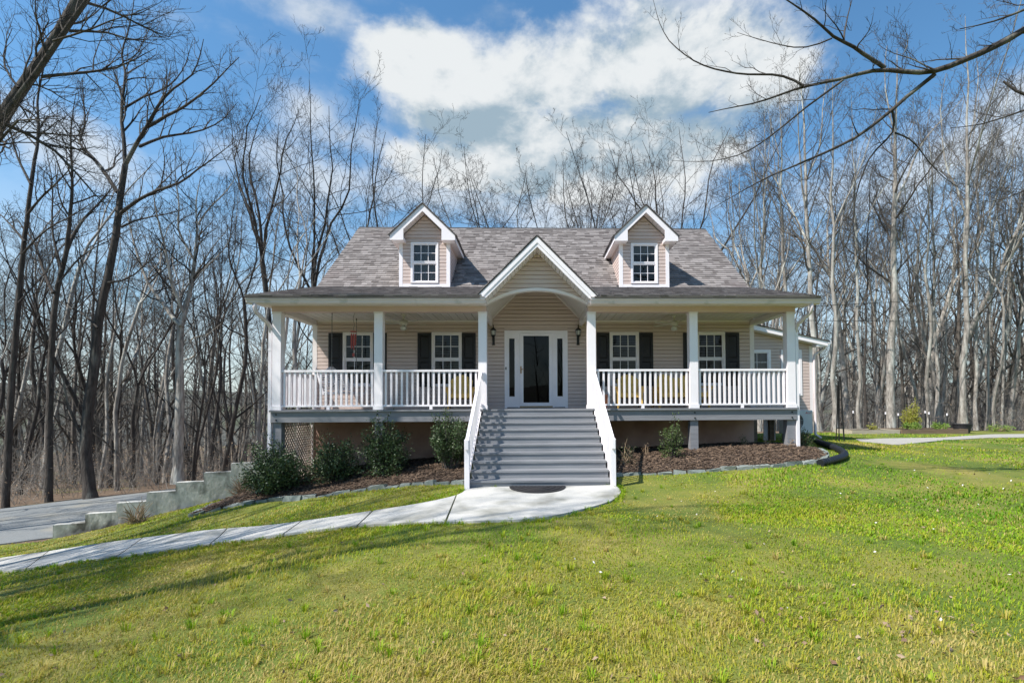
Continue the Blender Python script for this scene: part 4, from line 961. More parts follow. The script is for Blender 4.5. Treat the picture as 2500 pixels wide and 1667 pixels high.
# yellow chairs: built facing -y at the origin
def adirondack(name, label, cat, loc, seats=1, rz=0.0):
    t = thing(name, label, cat, loc, None, rz); W = .27*seats if seats == 1 else .60
    def put(mb, nm):
        o = mb.build(nm, M['yellow'], None); o.parent = t
    for k in range(6):
        y = -.30+k*.095; put(MB().obox((0, y, .365-.022*k), (W, 0, 0), (0, .042, -.009), (0, 0, .010)), 'seat_slat')
    put(MB().box(-W, W, -.365, -.345, .27, .375), 'front_apron')
    for cx in ([0] if seats == 1 else [-.30, .30]):
        for k in range(5):
            a = (k-2)*.062; top = .88-.022*(k-2)**2; w0, w1 = .042, .054
            x0, x1 = cx+(k-2)*.092, cx+(k-2)*.118
            y0, y1 = .20, .20+.30
            vs = [(x0-w0, y0, .24), (x0+w0, y0, .24), (x1+w1, y1-(.88-top)*.4, top-(.012 if k < 3 else .03)*abs(k-2)), (x1, y1, top+.008), (x1-w1, y1-(.88-top)*.4, top-(.03 if k < 2 else .012)*abs(k-2))]
            put(MB().add(vs + [(v[0], v[1]+.02, v[2]) for v in vs], [(0,1,2,3,4), (9,8,7,6,5), (0,5,6,1), (1,6,7,2), (2,7,8,3), (3,8,9,4), (4,9,5,0)]), 'back_slat')
        put(MB().box(cx-.26, cx+.26, .225, .25, .30, .37), 'back_rail'); put(MB().obox((cx, .40, .62), (.27, 0, 0), (0, .012, 0), (0, 0, .03)), 'back_brace')
    for s_ in (-1, 1):
        x = s_*(W+.02)
        put(MB().box(x-.02, x+.02, -.36, -.27, .0, .515), 'front_leg'); put(MB().bar((x, -.30, .33), (x, .52, .04), .032, .11, (0, 1, 1)), 'rear_leg')
        xa = s_*(W+.05)
        put(MB().prism([(-.40, 0), (-.40, .12), (-.2, .145), (.36, .07), (.36, 0)], lambda y, w, k, s_=s_: (s_*(W-.02)+s_*w, y, k), .5155, .537), 'arm')
        put(MB().prism([(0, .515), (0, .36), (.085, .515)], lambda w, z, k, s_=s_: (s_*(W+.041)+s_*w, k, z), -.33, -.31), 'arm_bracket')
        put(MB().box(x-.018, x+.018, .34, .40, .10, .515), 'rear_post')
adirondack('adirondack_chair', 'yellow adirondack chair left of the stairs, behind the porch railing', 'chair', (-1.93, .98, .001), 1, .08)
adirondack('adirondack_chair', 'yellow single adirondack chair right of the stairs, beside the two-seat one', 'chair', (2.36, .98, .001), 1, -.12)
adirondack('adirondack_loveseat', 'yellow two-seat adirondack bench behind the right porch railing', 'bench', (3.70, 1.0, .001), 2, -.03)
def pot(x, y, label, h=.30, r=.17):
    t = thing('flower_pot', label, 'flower pot', (x, y, .001))
    MB().lathe([(r*.65, 0), (r*.95, h*.8), (r*1.08, h*.8), (r*1.08, h), (r*.92, h), (r*.88, h*.9)], (x, y, .001), 16).build('pot', M['terracotta'], t)
    MB().lathe([(r*.87, h*.86), (r*.5, h*.95)], (x, y, .001), 12).build('potting_soil', M['mulch'], t)
pot(-1.52, .85, 'terracotta pot on the porch beside the left yellow chair', .34, .16); pot(1.66, .85, 'terracotta pot on the porch just right of the stairs', .34, .17)
# half-round mat
t = thing('door_mat', 'half-round black rubber mat with a scalloped edge below the bottom step', 'doormat', (-.05, -2.9, -1.39))
mm = MB(); n = 40; zt = gz(-.05, -2.9)+.038; pl = []
for k in range(n+1):
    a = math.pi*k/n; pl.append((-.05-.51*math.cos(a), -2.60-.66*math.sin(a)))
for x in np.linspace(.44, -.54, 29): pl.append((x, -2.60 + (.035 if int(round((x+.6)/.035)) % 2 else .0)))
zf = lambda x, y: gz(x, y)+.037
mm.add([(x, y, zf(x, y)) for x, y in pl] + [(x, y, zf(x, y)+.014) for x, y in pl], [tuple(range(len(pl)))[::-1], tuple(range(len(pl), 2*len(pl)))] + [(i, (i+1) % len(pl), len(pl)+(i+1) % len(pl), len(pl)+i) for i in range(len(pl))])
mm.build('mat_body', M['rubber'], t)
for r_ in (.43, .33, .22):
    o = MB(); A = np.linspace(0.12, math.pi-.12, 24)
    pp = [(-.05-r_*math.cos(a), -2.62-r_*1.25*math.sin(a)) for a in A]; o.tube([(x, y, zf(x, y)+.016) for x, y in pp], .012, 5); o.build('raised_rib', M['rubber'], t)
# outdoor air-conditioning unit
x0, x1, yA, zA, zB = 7.78, 8.70, 3.72, -.86, -.125
t = thing('outdoor_unit', 'pale grey outdoor heat pump unit with a round fan grille under the side wing', 'air conditioner', ((x0+x1)/2, yA+.17, gz(8.2, 3.8)))
o = MB(); o.box(x0, x1, yA, yA+.34, zA, zB); cab = o.build('cabinet', M['ac'], t)
bv = cab.modifiers.new('soft_edges', 'BEVEL'); bv.width = .018; bv.segments = 2
gc = (x0+.36, yA-.004, (zA+zB)/2+.02)
MB().prism([(gc[0]+.265*math.cos(a), gc[2]+.265*math.sin(a)) for a in np.linspace(0, 2*math.pi, 32, endpoint=False)], lambda x, z, k: (x, k, z), yA-.003, yA+.002).build('fan_opening', M['black'], t)
for r_ in np.arange(.04, .27, .035):
    A = np.linspace(0, 2*math.pi, 33); MB().tube([(gc[0]+r_*math.cos(a), yA-.012, gc[2]+r_*math.sin(a)) for a in A], .003, 4, False).build('grille_ring', M['ac'], t)
for k in range(4):
    a = k*math.pi/4+.2; MB().bar((gc[0]-.265*math.cos(a), yA-.017, gc[2]-.265*math.sin(a)), (gc[0]+.265*math.cos(a), yA-.017, gc[2]+.265*math.sin(a)), .006, .004, (0, 1, 0)).build('grille_spoke', M['ac'], t)
for x in (x0+.12, x1-.16): MB().box(x-.03, x+.03, yA+.03, yA+.31, gz(x, yA+.1)-.1, zA-.001).build('stand', M['deck'], t)
lx, lz = 8.505, -.205; tri = MB(); s_ = .024
for a in (90, 210, 330):                                   # three-diamond emblem
    d = np.array([math.cos(R_(a)), math.sin(R_(a))]); pd = np.array([-d[1], d[0]]); q = [np.zeros(2), d*s_*.87+pd*s_*.5, d*s_*1.74, d*s_*.87-pd*s_*.5]
    MB().prism([(lx+p[0], lz+p[1]) for p in q], lambda x, z, k: (x, k, z), yA-.003, yA-.0005).build('logo_diamond', M['logo_red'], t)
def text_mesh(body, size, loc, m, parent):
    cu = bpy.data.curves.new('lettering', 'FONT'); cu.body = body; cu.size = size; cu.extrude = .0012
    o = bpy.data.objects.new('lettering', cu); COL.objects.link(o); dg = bpy.context.evaluated_depsgraph_get()
    me = bpy.data.meshes.new_from_object(o.evaluated_get(dg)); bpy.data.objects.remove(o); me.materials.clear(); me.materials.append(m)
    me.transform(Matrix.Translation(loc) @ Matrix.Rotation(R_(90), 4, 'X')); return link('lettering', me, parent)
text_mesh('MITSUBISHI', .026, (lx+.035, yA-.002, lz+.0), M['logo_red'], t); text_mesh('ELECTRIC', .020, (lx+.035, yA-.002, lz-.026), M['logo_red'], t)
# corrugated drain pipe
pp = [G(*p) for p in ((1985, 1079), (2020, 1094), (2055, 1108), (2064, 1116), (2058, 1124), (2030, 1134), (2003, 1140))]
pl = np.c_[smooth_line([(q[0], q[1]) for q in pp], .035, 3)]; zz = ground(pl[:, 0], pl[:, 1])+.075
rad = .074 + .007*np.where(np.arange(len(pl)) % 2 == 0, 1, -1)
t = thing('drain_pipe', 'black corrugated drain pipe bending across the grass beside the right flower bed', 'pipe', (pl[0, 0], pl[0, 1], zz[0]))
MB().tube(np.c_[pl, zz], rad, 14).build('pipe_body', M['pipe'], t, smooth=False)
# obelisk of black stakes
b_ = G(2052, 1077); zt = P(2052, 918, Y=b_[1])[2]
t = thing('garden_obelisk', 'tall thin black garden obelisk standing on the grass right of the side wing', 'plant support', tuple(b_))
tips = []
for k in range(5):
    a = k*2*math.pi/5; r0 = .13; p0 = np.array([b_[0]+r0*math.cos(a), b_[1]+r0*math.sin(a), b_[2]-.05]); p1 = np.array([b_[0]+.05*math.cos(a+.4), b_[1]+.05*math.sin(a+.4), zt-.15*(k % 3)])
    MB().tube([p0, (p0+p1)/2+[rng.normal(0, .015), 0, 0], p1], .017, 5).build('stake', M['black'], t)
for zf_, r in ((.2, .12), (.5, .10), (.8, .07)):
    A = np.linspace(0, 2*math.pi, 13); MB().tube([(b_[0]+r*math.cos(a), b_[1]+r*math.sin(a), b_[2]+(zt-b_[2])*zf_) for a in A], .006, 4, False).build('ring', M['black'], t)
# raised beds
def raised_bed(x0, x1, y0, y1, h, m, label):
    zb = min(gz(x0, y0), gz(x1, y0)); t = thing('raised_bed', label, 'raised bed', ((x0+x1)/2, (y0+y1)/2, zb))
    for a in (MB().box(x0, x1, y0, y0+.04, zb-.1, zb+h), MB().box(x0, x1, y1-.04, y1, zb-.1, zb+h), MB().box(x0, x0+.04, y0+.041, y1-.041, zb-.1, zb+h-.003), MB().box(x1-.04, x1, y0+.041, y1-.041, zb-.1, zb+h-.003)): a.build('plank', m, t)
    MB().box(x0+.04, x1-.04, y0+.04, y1-.04, zb-.1, zb+h-.035).build('bed_soil', M['mulch'], t)
    return zb+h-.035
zs1 = raised_bed(13.28, 15.33, 8.8, 10.0, .17, M['plank'], 'raised garden bed of pale weathered planks at the edge of the right woods')
zs2 = raised_bed(15.37, 18.20, 8.75, 10.0, .19, M['plank_dark'], 'raised garden bed of dark brown planks between the pale bed and the black tub')
tb = np.array([18.42, 9.3]); t = tag(MB().lathe([(.27, 0), (.33, .36), (.35, .36), (.35, .40), (.30, .40), (.27, .34)], (tb[0], tb[1], gz(*tb)), 20).build('tub', M['rubber'], None), 'round black plastic tub standing at the end of the dark raised bed', 'tub')
for i, (u, side) in enumerate(((2083, 'left of the pale bed'), (2162, 'behind the pale bed'), (2193, 'where the two beds meet'), (2259, 'left one of a close pair'), (2268, 'right one of a close pair'), (2312, 'beside the yellow-green shrub'))):
    p_ = P(u, 1010, Y=10.3); zg = gz(p_[0], p_[1]); zt = P(u, 1003 + (i % 3)*3, Y=10.3)[2]
    t = thing('fence_post', 'thin metal garden post with a white cap, ' + side, 'post', (p_[0], p_[1], zg), 'metal posts around the garden beds')
    MB().obox((p_[0], p_[1], (zg-.1+zt)/2), (.014, 0, 0), (0, .014, 0), (0, 0, (zt-zg+.1)/2)).build('stake', M['pipe'], t)
    MB().box(p_[0]-.02, p_[0]+.02, p_[1]-.02, p_[1]+.02, zt-.10, zt+.01).build('cap', M['white'], t)
# overhead wires on the right
def wire(a, b, sag, label):
    a, b = np.array(a), np.array(b); T = np.linspace(0, 1, 24); p = a[None]*(1-T[:, None]) + b[None]*T[:, None]; p[:, 2] -= sag*4*T*(1-T)
    tag(MB().tube(p, .012, 5).build('overhead_wire', M['black'], None), label, 'wire', 'wires on the right')
wire(P(1960, 748, Y=9), P(2900, 665, Y=14), .25, 'upper black overhead wire crossing the right woods'); wire(P(1960, 782, Y=9), P(2900, 775, Y=14), .12, 'lower black overhead wire crossing the right woods')

# ------------------------------------------------------------------ shrubs and small plants
def leaf_cloud(C, D, size, rg, aspect=.5, droop=.3):
    """two-triangle leaves at C with directions D"""
    n = len(C); D = np.array(D); L = size*rg.uniform(.7, 1.3, n)[:, None]; D = D/(np.linalg.norm(D, axis=1, keepdims=True)+1e-9)
    s = np.cross(D, rg.normal(0, 1, (n, 3))); s /= np.linalg.norm(s, axis=1, keepdims=True)+1e-9; w = L*aspect*.5
    nrm = np.cross(D, s)
    v = np.stack([C, C+D*L*.5+s*w+nrm*L*.12, C+D*L, C+D*L*.5-s*w+nrm*L*.12], 1).reshape(-1, 3)
    o = np.arange(n)[:, None]*4
    return v, np.concatenate([o+np.array([[0, 1, 2]]), o+np.array([[0, 2, 3]])])
def shrub(name, label, base, rx, rz, seed, nsh=60, nleaf=70, leaf=.05, m='holly', stem='twig_dark', cat='bush', group=None, spread=1.0, low=.1, spiky=.3, lean=0.0, ry=None):
    rg = np.random.default_rng(seed); b = np.array(base, float); t = thing(name, label, cat, tuple(b), group); ry = ry or rx
    st = MB(); C = []; D = []
    for k in range(nsh):
        a = rg.uniform(0, 2*math.pi); el = rg.uniform(0, 1)**.7; tip = np.array([math.cos(a)*rx*math.sqrt(1-el**2*.9)*spread + lean*el, math.sin(a)*ry*math.sqrt(1-el**2*.9)*spread, rz*(low+(1-low)*el)*rg.uniform(.8, 1.0+spiky*.5)])
        tip *= rg.uniform(.72, 1.0); p0 = np.array([rg.normal(0, .06), rg.normal(0, .06), -.04]); mid = p0*.5 + tip*np.array([.35, .35, .55]) + rg.normal(0, .05, 3)
        T = np.linspace(0, 1, 6)[:, None]; c = (1-T)**2*p0 + 2*T*(1-T)*mid + T**2*tip + b
        st.tube(c, np.linspace(.013, .003, 6)*(.6+rx), 4, False)
        n = int(nleaf*rg.uniform(.7, 1.3)); tt = rg.uniform(.25, 1.03, n)[:, None]**.75; cc = (1-tt)**2*p0 + 2*tt*(1-tt)*mid + tt**2*tip + b
        sp = .11*rx*(1.25-.9*tt)+.02
        C.append(cc + rg.normal(0, 1, (n, 3))*sp); dd = (tip-p0)/np.linalg.norm(tip-p0); D.append(dd[None]*.7 + rg.normal(0, .8, (n, 3)))
    st.build('stems', M[stem], t, kind='stuff')
    v, f = leaf_cloud(np.concatenate(C), np.concatenate(D), leaf, rg); v[:, 2] = np.maximum(v[:, 2], b[2]+.01)
    link('foliage', npmesh('foliage', v, f, M[m]), t, kind='stuff'); return t
def at(x, y): return (x, y, gz(x, y)+.03)
hg = 'dark hollies along the left of the porch'
shrub('holly_bush', 'spreading dark green holly at the left corner of the porch, nearest the retaining wall', at(-5.85, -.34), .76, 1.22, 11, 85, 90, .055, group=hg, lean=-.15)
shrub('holly_bush', 'dark green holly in front of the lattice, second from the retaining wall', at(-4.74, -.06), .66, 1.12, 12, 75, 85, .052, group=hg, lean=.12)
shrub('holly_bush', 'dark green holly with upright shoots around the grey porch support post', at(-3.48, -.14), .66, 1.26, 13, 80, 85, .052, group=hg, spiky=.5)
t4 = shrub('holly_bush', 'upright dark green holly with bare grey stems at its foot, right against the stairs', at(-1.98, -.32), .50, 1.36, 14, 70, 95, .05, group=hg, low=.42, stem='twig')
shrub('young_shrub', 'small upright light green shrub in the right mulch bed beside the grey support post', at(3.02, -.62), .33, .88, 15, 26, 44, .045, 'boxleaf', 'twig_dark', spiky=.6)
shrub('small_shrub', 'small olive brown shrub at the foot of the right downspout', at(6.52, .35), .30, .50, 16, 40, 40, .035, 'boxleaf', 'tan')
shrub('bare_shrub', 'brown half-bare shrub at the left tip of the left mulch bed', at(-7.05, .45), .38, .55, 17, 60, 8, .03, 'beech', 'tan')
shrub('bare_shrub', 'small bare twiggy shrub in front of the retaining wall', at(-9.35, .25), .42, .62, 18, 46, 2, .03, 'beech', 'tan')
shrub('dry_perennial', 'clump of dry upright stems in the right mulch bed beside the stair railing', at(1.95, -.75), .34, .62, 19, 30, 7, .03, 'boxleaf', 'tan', cat='plant')
for k, (x, y, s_, w) in enumerate(((5.15, .55, .30, 'small leafy seedling in the right mulch bed'), (5.62, .35, .22, 'pale dry tuft in the right mulch bed'), (6.05, .05, .20, 'low dry tuft at the right end of the mulch bed'), (2.6, .1, .26, 'short dry stems behind the mulch in the right bed'))):
    shrub('small_plant', w, at(x, y), s_*.5, s_, 30+k, 12, 10, .03, 'boxleaf' if k in (0,) else 'beech', 'tan', 'plant')
shrub('flowering_shrub', 'tall yellow-green shrub behind the dark raised bed', (16.9, 10.2, gz(16.9, 10.2)), .48, 1.55, 40, 60, 45, .07, 'forsythia', 'tan', spread=.9, low=.1)
shrub('garden_plant', 'bright green plant in the left half of the dark raised bed', (16.2, 9.3, zs2), .42, .30, 41, 45, 16, .075, 'bright', 'tan', 'plant')
shrub('garden_plant', 'bright green plant in the right half of the dark raised bed', (17.5, 9.35, zs2), .38, .26, 42, 40, 14, .075, 'bright', 'tan', 'plant')
shrub('garden_plant', 'small yellow-green plant in the pale raised bed', (14.5, 9.3, zs1), .26, .28, 43, 26, 12, .06, 'forsythia', 'tan', 'plant')
shrub('garden_plant', 'low green plants on the far right at the edge of the woods', (22.0, 11.4, gz(22, 11.4)), .7, .30, 44, 50, 14, .07, 'bright', 'tan', 'plant')

# ------------------------------------------------------------------ trees
UP = np.array([0, 0, 1.0])
def grow(p, d, L, r0, r1, n, wig, trop, rg):
    pts = [p]; d = d/np.linalg.norm(d); st = L/n
    J = rg.normal(0, wig, (n, 3))
    for k in range(n):
        d = d + J[k] + UP*trop; d = d/math.sqrt(d@d); p = p + d*st; pts.append(p)
    return np.array(pts), np.linspace(r0, r1, n+1)
def tubes(brs, sides_of):
    """branches (pts, radii) -> one vertex/face array, grouped so numpy does the work"""
    gr = {}
    for pt, rd in brs: gr.setdefault((len(pt), sides_of(rd)), []).append((pt, rd))
    VV, FF, off = [], [], 0
    for (m, s), L in gr.items():
        Pn = np.array([q[0] for q in L]); Rn = np.array([q[1] for q in L]); B = len(L)
        T = np.gradient(Pn, axis=1); T /= np.linalg.norm(T, axis=2, keepdims=True)+1e-12
        mt = T.mean(1); ref = np.where(np.abs(mt[:, 2:3]) < .75, np.array([[.05, .1, 1.0]]), np.array([[1.0, .1, .05]]))
        a = np.cross(T, ref[:, None, :]); a /= np.linalg.norm(a, axis=2, keepdims=True)+1e-12; b = np.cross(T, a)
        ang = np.arange(s)*2*math.pi/s
        v = Pn[:, :, None] + Rn[:, :, None, None]*(np.cos(ang)[None, None, :, None]*a[:, :, None] + np.sin(ang)[None, None, :, None]*b[:, :, None])
        i = np.arange(m-1)[:, None]*s; j = np.arange(s)[None]; j2 = (j+1) % s
        f = np.stack([i+j, i+j2, i+s+j2, i+s+j], -1).reshape(-1, 4)
        f = (np.arange(B)[:, None, None]*m*s + f[None]).reshape(-1, 4) + off
        VV.append(v.reshape(-1, 3)); FF.append(f); off += B*m*s
    return np.concatenate(VV), np.concatenate(FF)
def spawn(out, pts, rad, n, t0, t1, L0, L1, a0, a1, level, rg, minr=.0058, maxlev=3, wig=.13, trop=.05, dens=1.0, rmul=.55):
    m = len(pts)-1
    for k in range(n):
        t = t0 + (t1-t0)*((k+rg.uniform(0, 1))/n); i = min(int(t*m), m-1); f = t*m-i
        p = pts[i]*(1-f)+pts[i+1]*f; r = (rad[i]*(1-f)+rad[i+1]*f); pd = pts[i+1]-pts[i]; pd = pd/(math.sqrt(pd@pd)+1e-9)
        q = rg.normal(0, 1, 3); q = q-pd*(q@pd); q /= math.sqrt(q@q)+1e-9
        if level >= 1 and q[2] < -.3 and rg.random() < .6: q = -q
        an = rg.uniform(a0, a1); d = pd*math.cos(an)+q*math.sin(an); L = rg.uniform(L0, L1)*(1.15-.55*(t-t0)/(t1-t0+1e-6))
        rr = max(minr, min(r*rmul, .018*L+.004)); ns = (6, 5, 3, 2)[min(level, 3)]
        b = grow(p, d, L, rr, max(minr*.6, rr*.22), ns, wig*(1.15+.35*level), trop, rg); out.append(b)
        if level < maxlev:
            nn = int(((5.0, 4.8, 3.4)[min(level, 2)])*dens*rg.uniform(.7, 1.3)*min(1.6, .6+L/(2.2, 1.3, .8)[min(level, 2)]*.5))
            spawn(out, *b, nn, .18, .98, L*.28, L*.55, .45, 1.05, level+1, rg, minr, maxlev, wig, trop, dens, rmul)
def tree_mesh(rg, H, r0, fork=.5, nlead=3, spread=.35, lean=0.0, dens=1.0, maxlev=3, low=.3, limbs=9, wig=.05):
    """a bare forest tree: (trunk branches, crown branches)"""
    tr, cr = [], []
    hf = H*fork; ld = rg.uniform(0, 2*math.pi); d0 = np.array([lean*math.cos(ld), lean*math.sin(ld), 1.0])
    tp, tr_r = grow(np.array([0, 0, -.3]), d0, hf+.3, r0, r0*.66, 9, wig, .03, rg); tr_r = tr_r.copy(); tr_r[0] *= 1.55; tr_r[1] *= 1.12
    tr.append((tp, tr_r)); end, dr = tp[-1], tp[-1]-tp[-2]; dr /= np.linalg.norm(dr)
    a0 = rg.uniform(0, 6.28)
    for k in range(nlead):
        a = a0 + k*2*math.pi/nlead + rg.normal(0, .3); s_ = spread*rg.uniform(.4, 1.2) if nlead > 1 else .03
        d = dr*math.cos(s_)+np.array([math.cos(a), math.sin(a), 0])*math.sin(s_); L = (H-hf)*rg.uniform(.8, 1.03); rl = tr_r[-1]*(.78 if nlead > 1 else .96)*rg.uniform(.7, 1.0)
        b = grow(end-dr*.05, d, L, rl, .012, 10, .13, .06, rg); tr.append(b)
        spawn(cr, *b, int(limbs*dens), .10, .97, H*.10, H*.25, .45, 1.1, 0, rg, dens=dens, maxlev=maxlev)
    spawn(cr, *tr[0], int(limbs*.5*dens), low, .98, H*.09, H*.2, .6, 1.15, 0, rg, dens=dens*.8, maxlev=maxlev)
    spawn(cr, *tr[0], int(9*dens), .14, .85, H*.06, H*.14, 1.05, 1.5, 1, rg, .0058, 3, .14, .01, .9, .11)
    return tr, cr
sides_trunk = lambda r: 9 if r[0] > .12 else 7
sides_twig = lambda r: 5 if r[0] > .05 else 3
def build_tree(name, label, cat, loc, tr, cr, bark, twig, group=None):
    t = thing(name, label, cat, loc, group)
    v, f = tubes(tr, sides_trunk); me = npmesh('trunk', v, f, M[bark]); me.shade_smooth(); a = link('trunk', me); a.parent = t
    v, f = tubes(cr, sides_twig); me = npmesh('crown', v, f, M[twig]); me.shade_smooth(); b = link('crown', me); b.parent = t
    return t
TREE_RG = np.random.default_rng(77)
def pxlimb(pts, Y, r0, r1, dy=0.0, seed=0, step=.45):
    """limb through picture points, given a depth that drifts by dy along it"""
    n = len(pts); rg = np.random.default_rng(seed+n)
    w = np.array([P(u, v, Y=Y+dy*k/(n-1)) for k, (u, v) in enumerate(pts)]); d = np.r_[0, np.cumsum(np.linalg.norm(np.diff(w, axis=0), axis=1))]
    m = max(5, int(d[-1]/step)); t = np.linspace(0, d[-1], m+1); q = np.stack([np.interp(t, d, w[:, k]) for k in range(3)], -1)
    q[1:-1] = .25*q[:-2]+.5*q[1:-1]+.25*q[2:]; q[1:-1] += rg.normal(0, .012*step, (m-1, 3))
    return q, np.linspace(r0, r1, m+1)
def px_tree(name, label, trunk, limbs, bark, twig, seed, dens=1.0, maxlev=3, nl=(6, 5), Lk=.16, minr=.0055, L0=None, base_flare=1.3, t0=.15, cf=None):
    rg = np.random.default_rng(seed); tr = [trunk]; cr = []
    tr[0] = (trunk[0], trunk[1].copy()); tr[0][1][0] *= base_flare
    tr += limbs
    for b in limbs:
        L = np.linalg.norm(b[0][-1]-b[0][0]); l1 = L0 or max(.9, L*Lk*2.2)
        spawn(cr, *b, max(4, int(1.5*nl[0]*dens*max(1, L/4))), t0, .98, l1*.5, l1, .4, 1.0, 1, rg, minr, maxlev, .12, .04, dens)
    o = trunk[0][0].copy(); dd = o - CAMP; cf = cf or dd[1]/math.hypot(dd[0], dd[1]); tr = [(p, r*cf) for p, r in tr]; sh = lambda B: [(p-o, r) for p, r in B]
    return build_tree(name, label, 'tree', tuple(o), sh(tr), sh(cr), bark, twig)
def gbase(u, v, Y):
    p = P(u, v, Y=Y); return p
# -- the leaning tree on the far edge of the driveway
Yh = 7.2
tk = pxlimb([(222, 1222), (208, 1100), (215, 1000), (230, 906), (239, 787), (268, 658), (287, 548), (295, 470), (306, 402)], Yh, .26, .125, .4)
lm = [pxlimb([(306, 402), (302, 344), (295, 268), (302, 215), (310, 172), (292, 140), (310, 90), (326, 20), (330, -30)], Yh+.4, .095, .014, 1.2),
      pxlimb([(306, 402), (325, 367), (348, 322), (360, 310), (382, 262), (405, 230), (440, 205), (470, 187), (487, 150), (497, 96)], Yh+.4, .105, .014, -1.4),
      pxlimb([(360, 310), (400, 285), (440, 268), (490, 232), (540, 185), (584, 140)], Yh, .085, .015, -1.0),
      pxlimb([(340, 358), (372, 340), (430, 328), (480, 325), (540, 300), (580, 250)], Yh+.5, .075, .012, 1.5),
      pxlimb([(295, 520), (344, 482), (400, 458), (444, 448), (480, 415), (530, 380), (575, 345)], Yh+.3, .09, .012, -1.2),
      pxlimb([(287, 470), (249, 409), (215, 372), (187, 348), (210, 320), (205, 250), (200, 190)], Yh+.4, .10, .012, 1.6),
      pxlimb([(298, 268), (330, 245), (365, 228), (405, 222), (450, 170), (470, 100)], Yh+.8, .06, .01, .8),
      pxlimb([(295, 555), (330, 535), (375, 528), (435, 520), (470, 500)], Yh+.2, .055, .01, .8),
      pxlimb([(262, 690), (310, 690), (360, 640), (420, 590)], Yh, .05, .01, 1.0), pxlimb([(238, 800), (200, 760), (150, 745), (110, 700)], Yh, .045, .01, .6),
      pxlimb([(208, 1075), (172, 1010), (158, 960), (150, 880), (140, 850)], Yh, .07, .02, -.5)]
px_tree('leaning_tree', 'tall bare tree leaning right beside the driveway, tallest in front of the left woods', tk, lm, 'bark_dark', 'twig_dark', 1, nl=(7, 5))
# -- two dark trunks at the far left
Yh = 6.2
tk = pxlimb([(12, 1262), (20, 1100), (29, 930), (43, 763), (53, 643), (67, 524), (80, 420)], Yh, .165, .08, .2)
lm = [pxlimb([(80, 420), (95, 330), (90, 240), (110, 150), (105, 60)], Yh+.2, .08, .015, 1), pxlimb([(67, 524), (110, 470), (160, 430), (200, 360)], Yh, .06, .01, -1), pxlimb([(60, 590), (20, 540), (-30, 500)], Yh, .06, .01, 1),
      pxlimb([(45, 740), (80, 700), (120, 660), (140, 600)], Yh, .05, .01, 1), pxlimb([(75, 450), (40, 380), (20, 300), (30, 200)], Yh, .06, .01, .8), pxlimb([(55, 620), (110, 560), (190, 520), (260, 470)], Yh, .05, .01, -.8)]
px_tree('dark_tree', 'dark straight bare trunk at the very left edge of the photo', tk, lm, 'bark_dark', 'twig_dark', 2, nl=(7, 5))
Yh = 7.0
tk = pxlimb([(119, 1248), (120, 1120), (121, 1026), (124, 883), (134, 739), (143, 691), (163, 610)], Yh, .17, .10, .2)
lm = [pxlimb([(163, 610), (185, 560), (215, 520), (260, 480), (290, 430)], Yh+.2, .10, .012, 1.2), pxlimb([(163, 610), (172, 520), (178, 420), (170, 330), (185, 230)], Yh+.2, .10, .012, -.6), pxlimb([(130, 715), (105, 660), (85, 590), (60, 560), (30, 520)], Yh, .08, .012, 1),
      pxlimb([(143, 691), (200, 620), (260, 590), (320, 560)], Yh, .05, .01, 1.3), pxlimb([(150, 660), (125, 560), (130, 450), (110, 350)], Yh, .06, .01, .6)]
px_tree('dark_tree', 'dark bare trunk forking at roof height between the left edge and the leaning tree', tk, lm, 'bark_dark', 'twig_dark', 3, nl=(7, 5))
# -- the forked tree with a burl above the retaining wall
Yh = 8.5
tk = pxlimb([(433, 1180), (436, 1080), (440, 980), (438, 880), (442, 796)], Yh, .235, .15, .1)
lm = [pxlimb([(442, 796), (420, 775), (406, 753), (390, 728), (363, 700), (345, 650), (330, 605), (315, 540), (300, 470)], Yh, .10, .012, 1.2), pxlimb([(442, 796), (455, 745), (466, 705), (478, 620), (483, 548), (476, 500), (490, 430)], Yh, .125, .012, .6),
      pxlimb([(446, 760), (436, 725), (421, 705), (406, 620), (396, 570), (382, 524), (370, 440)], Yh, .085, .012, -1), pxlimb([(478, 640), (430, 560), (440, 500), (425, 420), (430, 350)], Yh+.3, .06, .01, -.6), pxlimb([(470, 690), (510, 640), (545, 620), (570, 560)], Yh+.4, .05, .01, 1),
      pxlimb([(452, 878), (470, 874), (478, 862), (470, 845), (463, 830), (480, 822), (505, 818), (540, 790)], Yh, .055, .012, -.4, step=.12), pxlimb([(483, 548), (515, 500), (555, 470), (580, 420)], Yh+.6, .05, .01, .6)]
px_tree('forked_tree', 'grey forked tree with a burl on its trunk behind the retaining wall', tk, lm, 'bark', 'twig_dark', 4, nl=(7, 5))
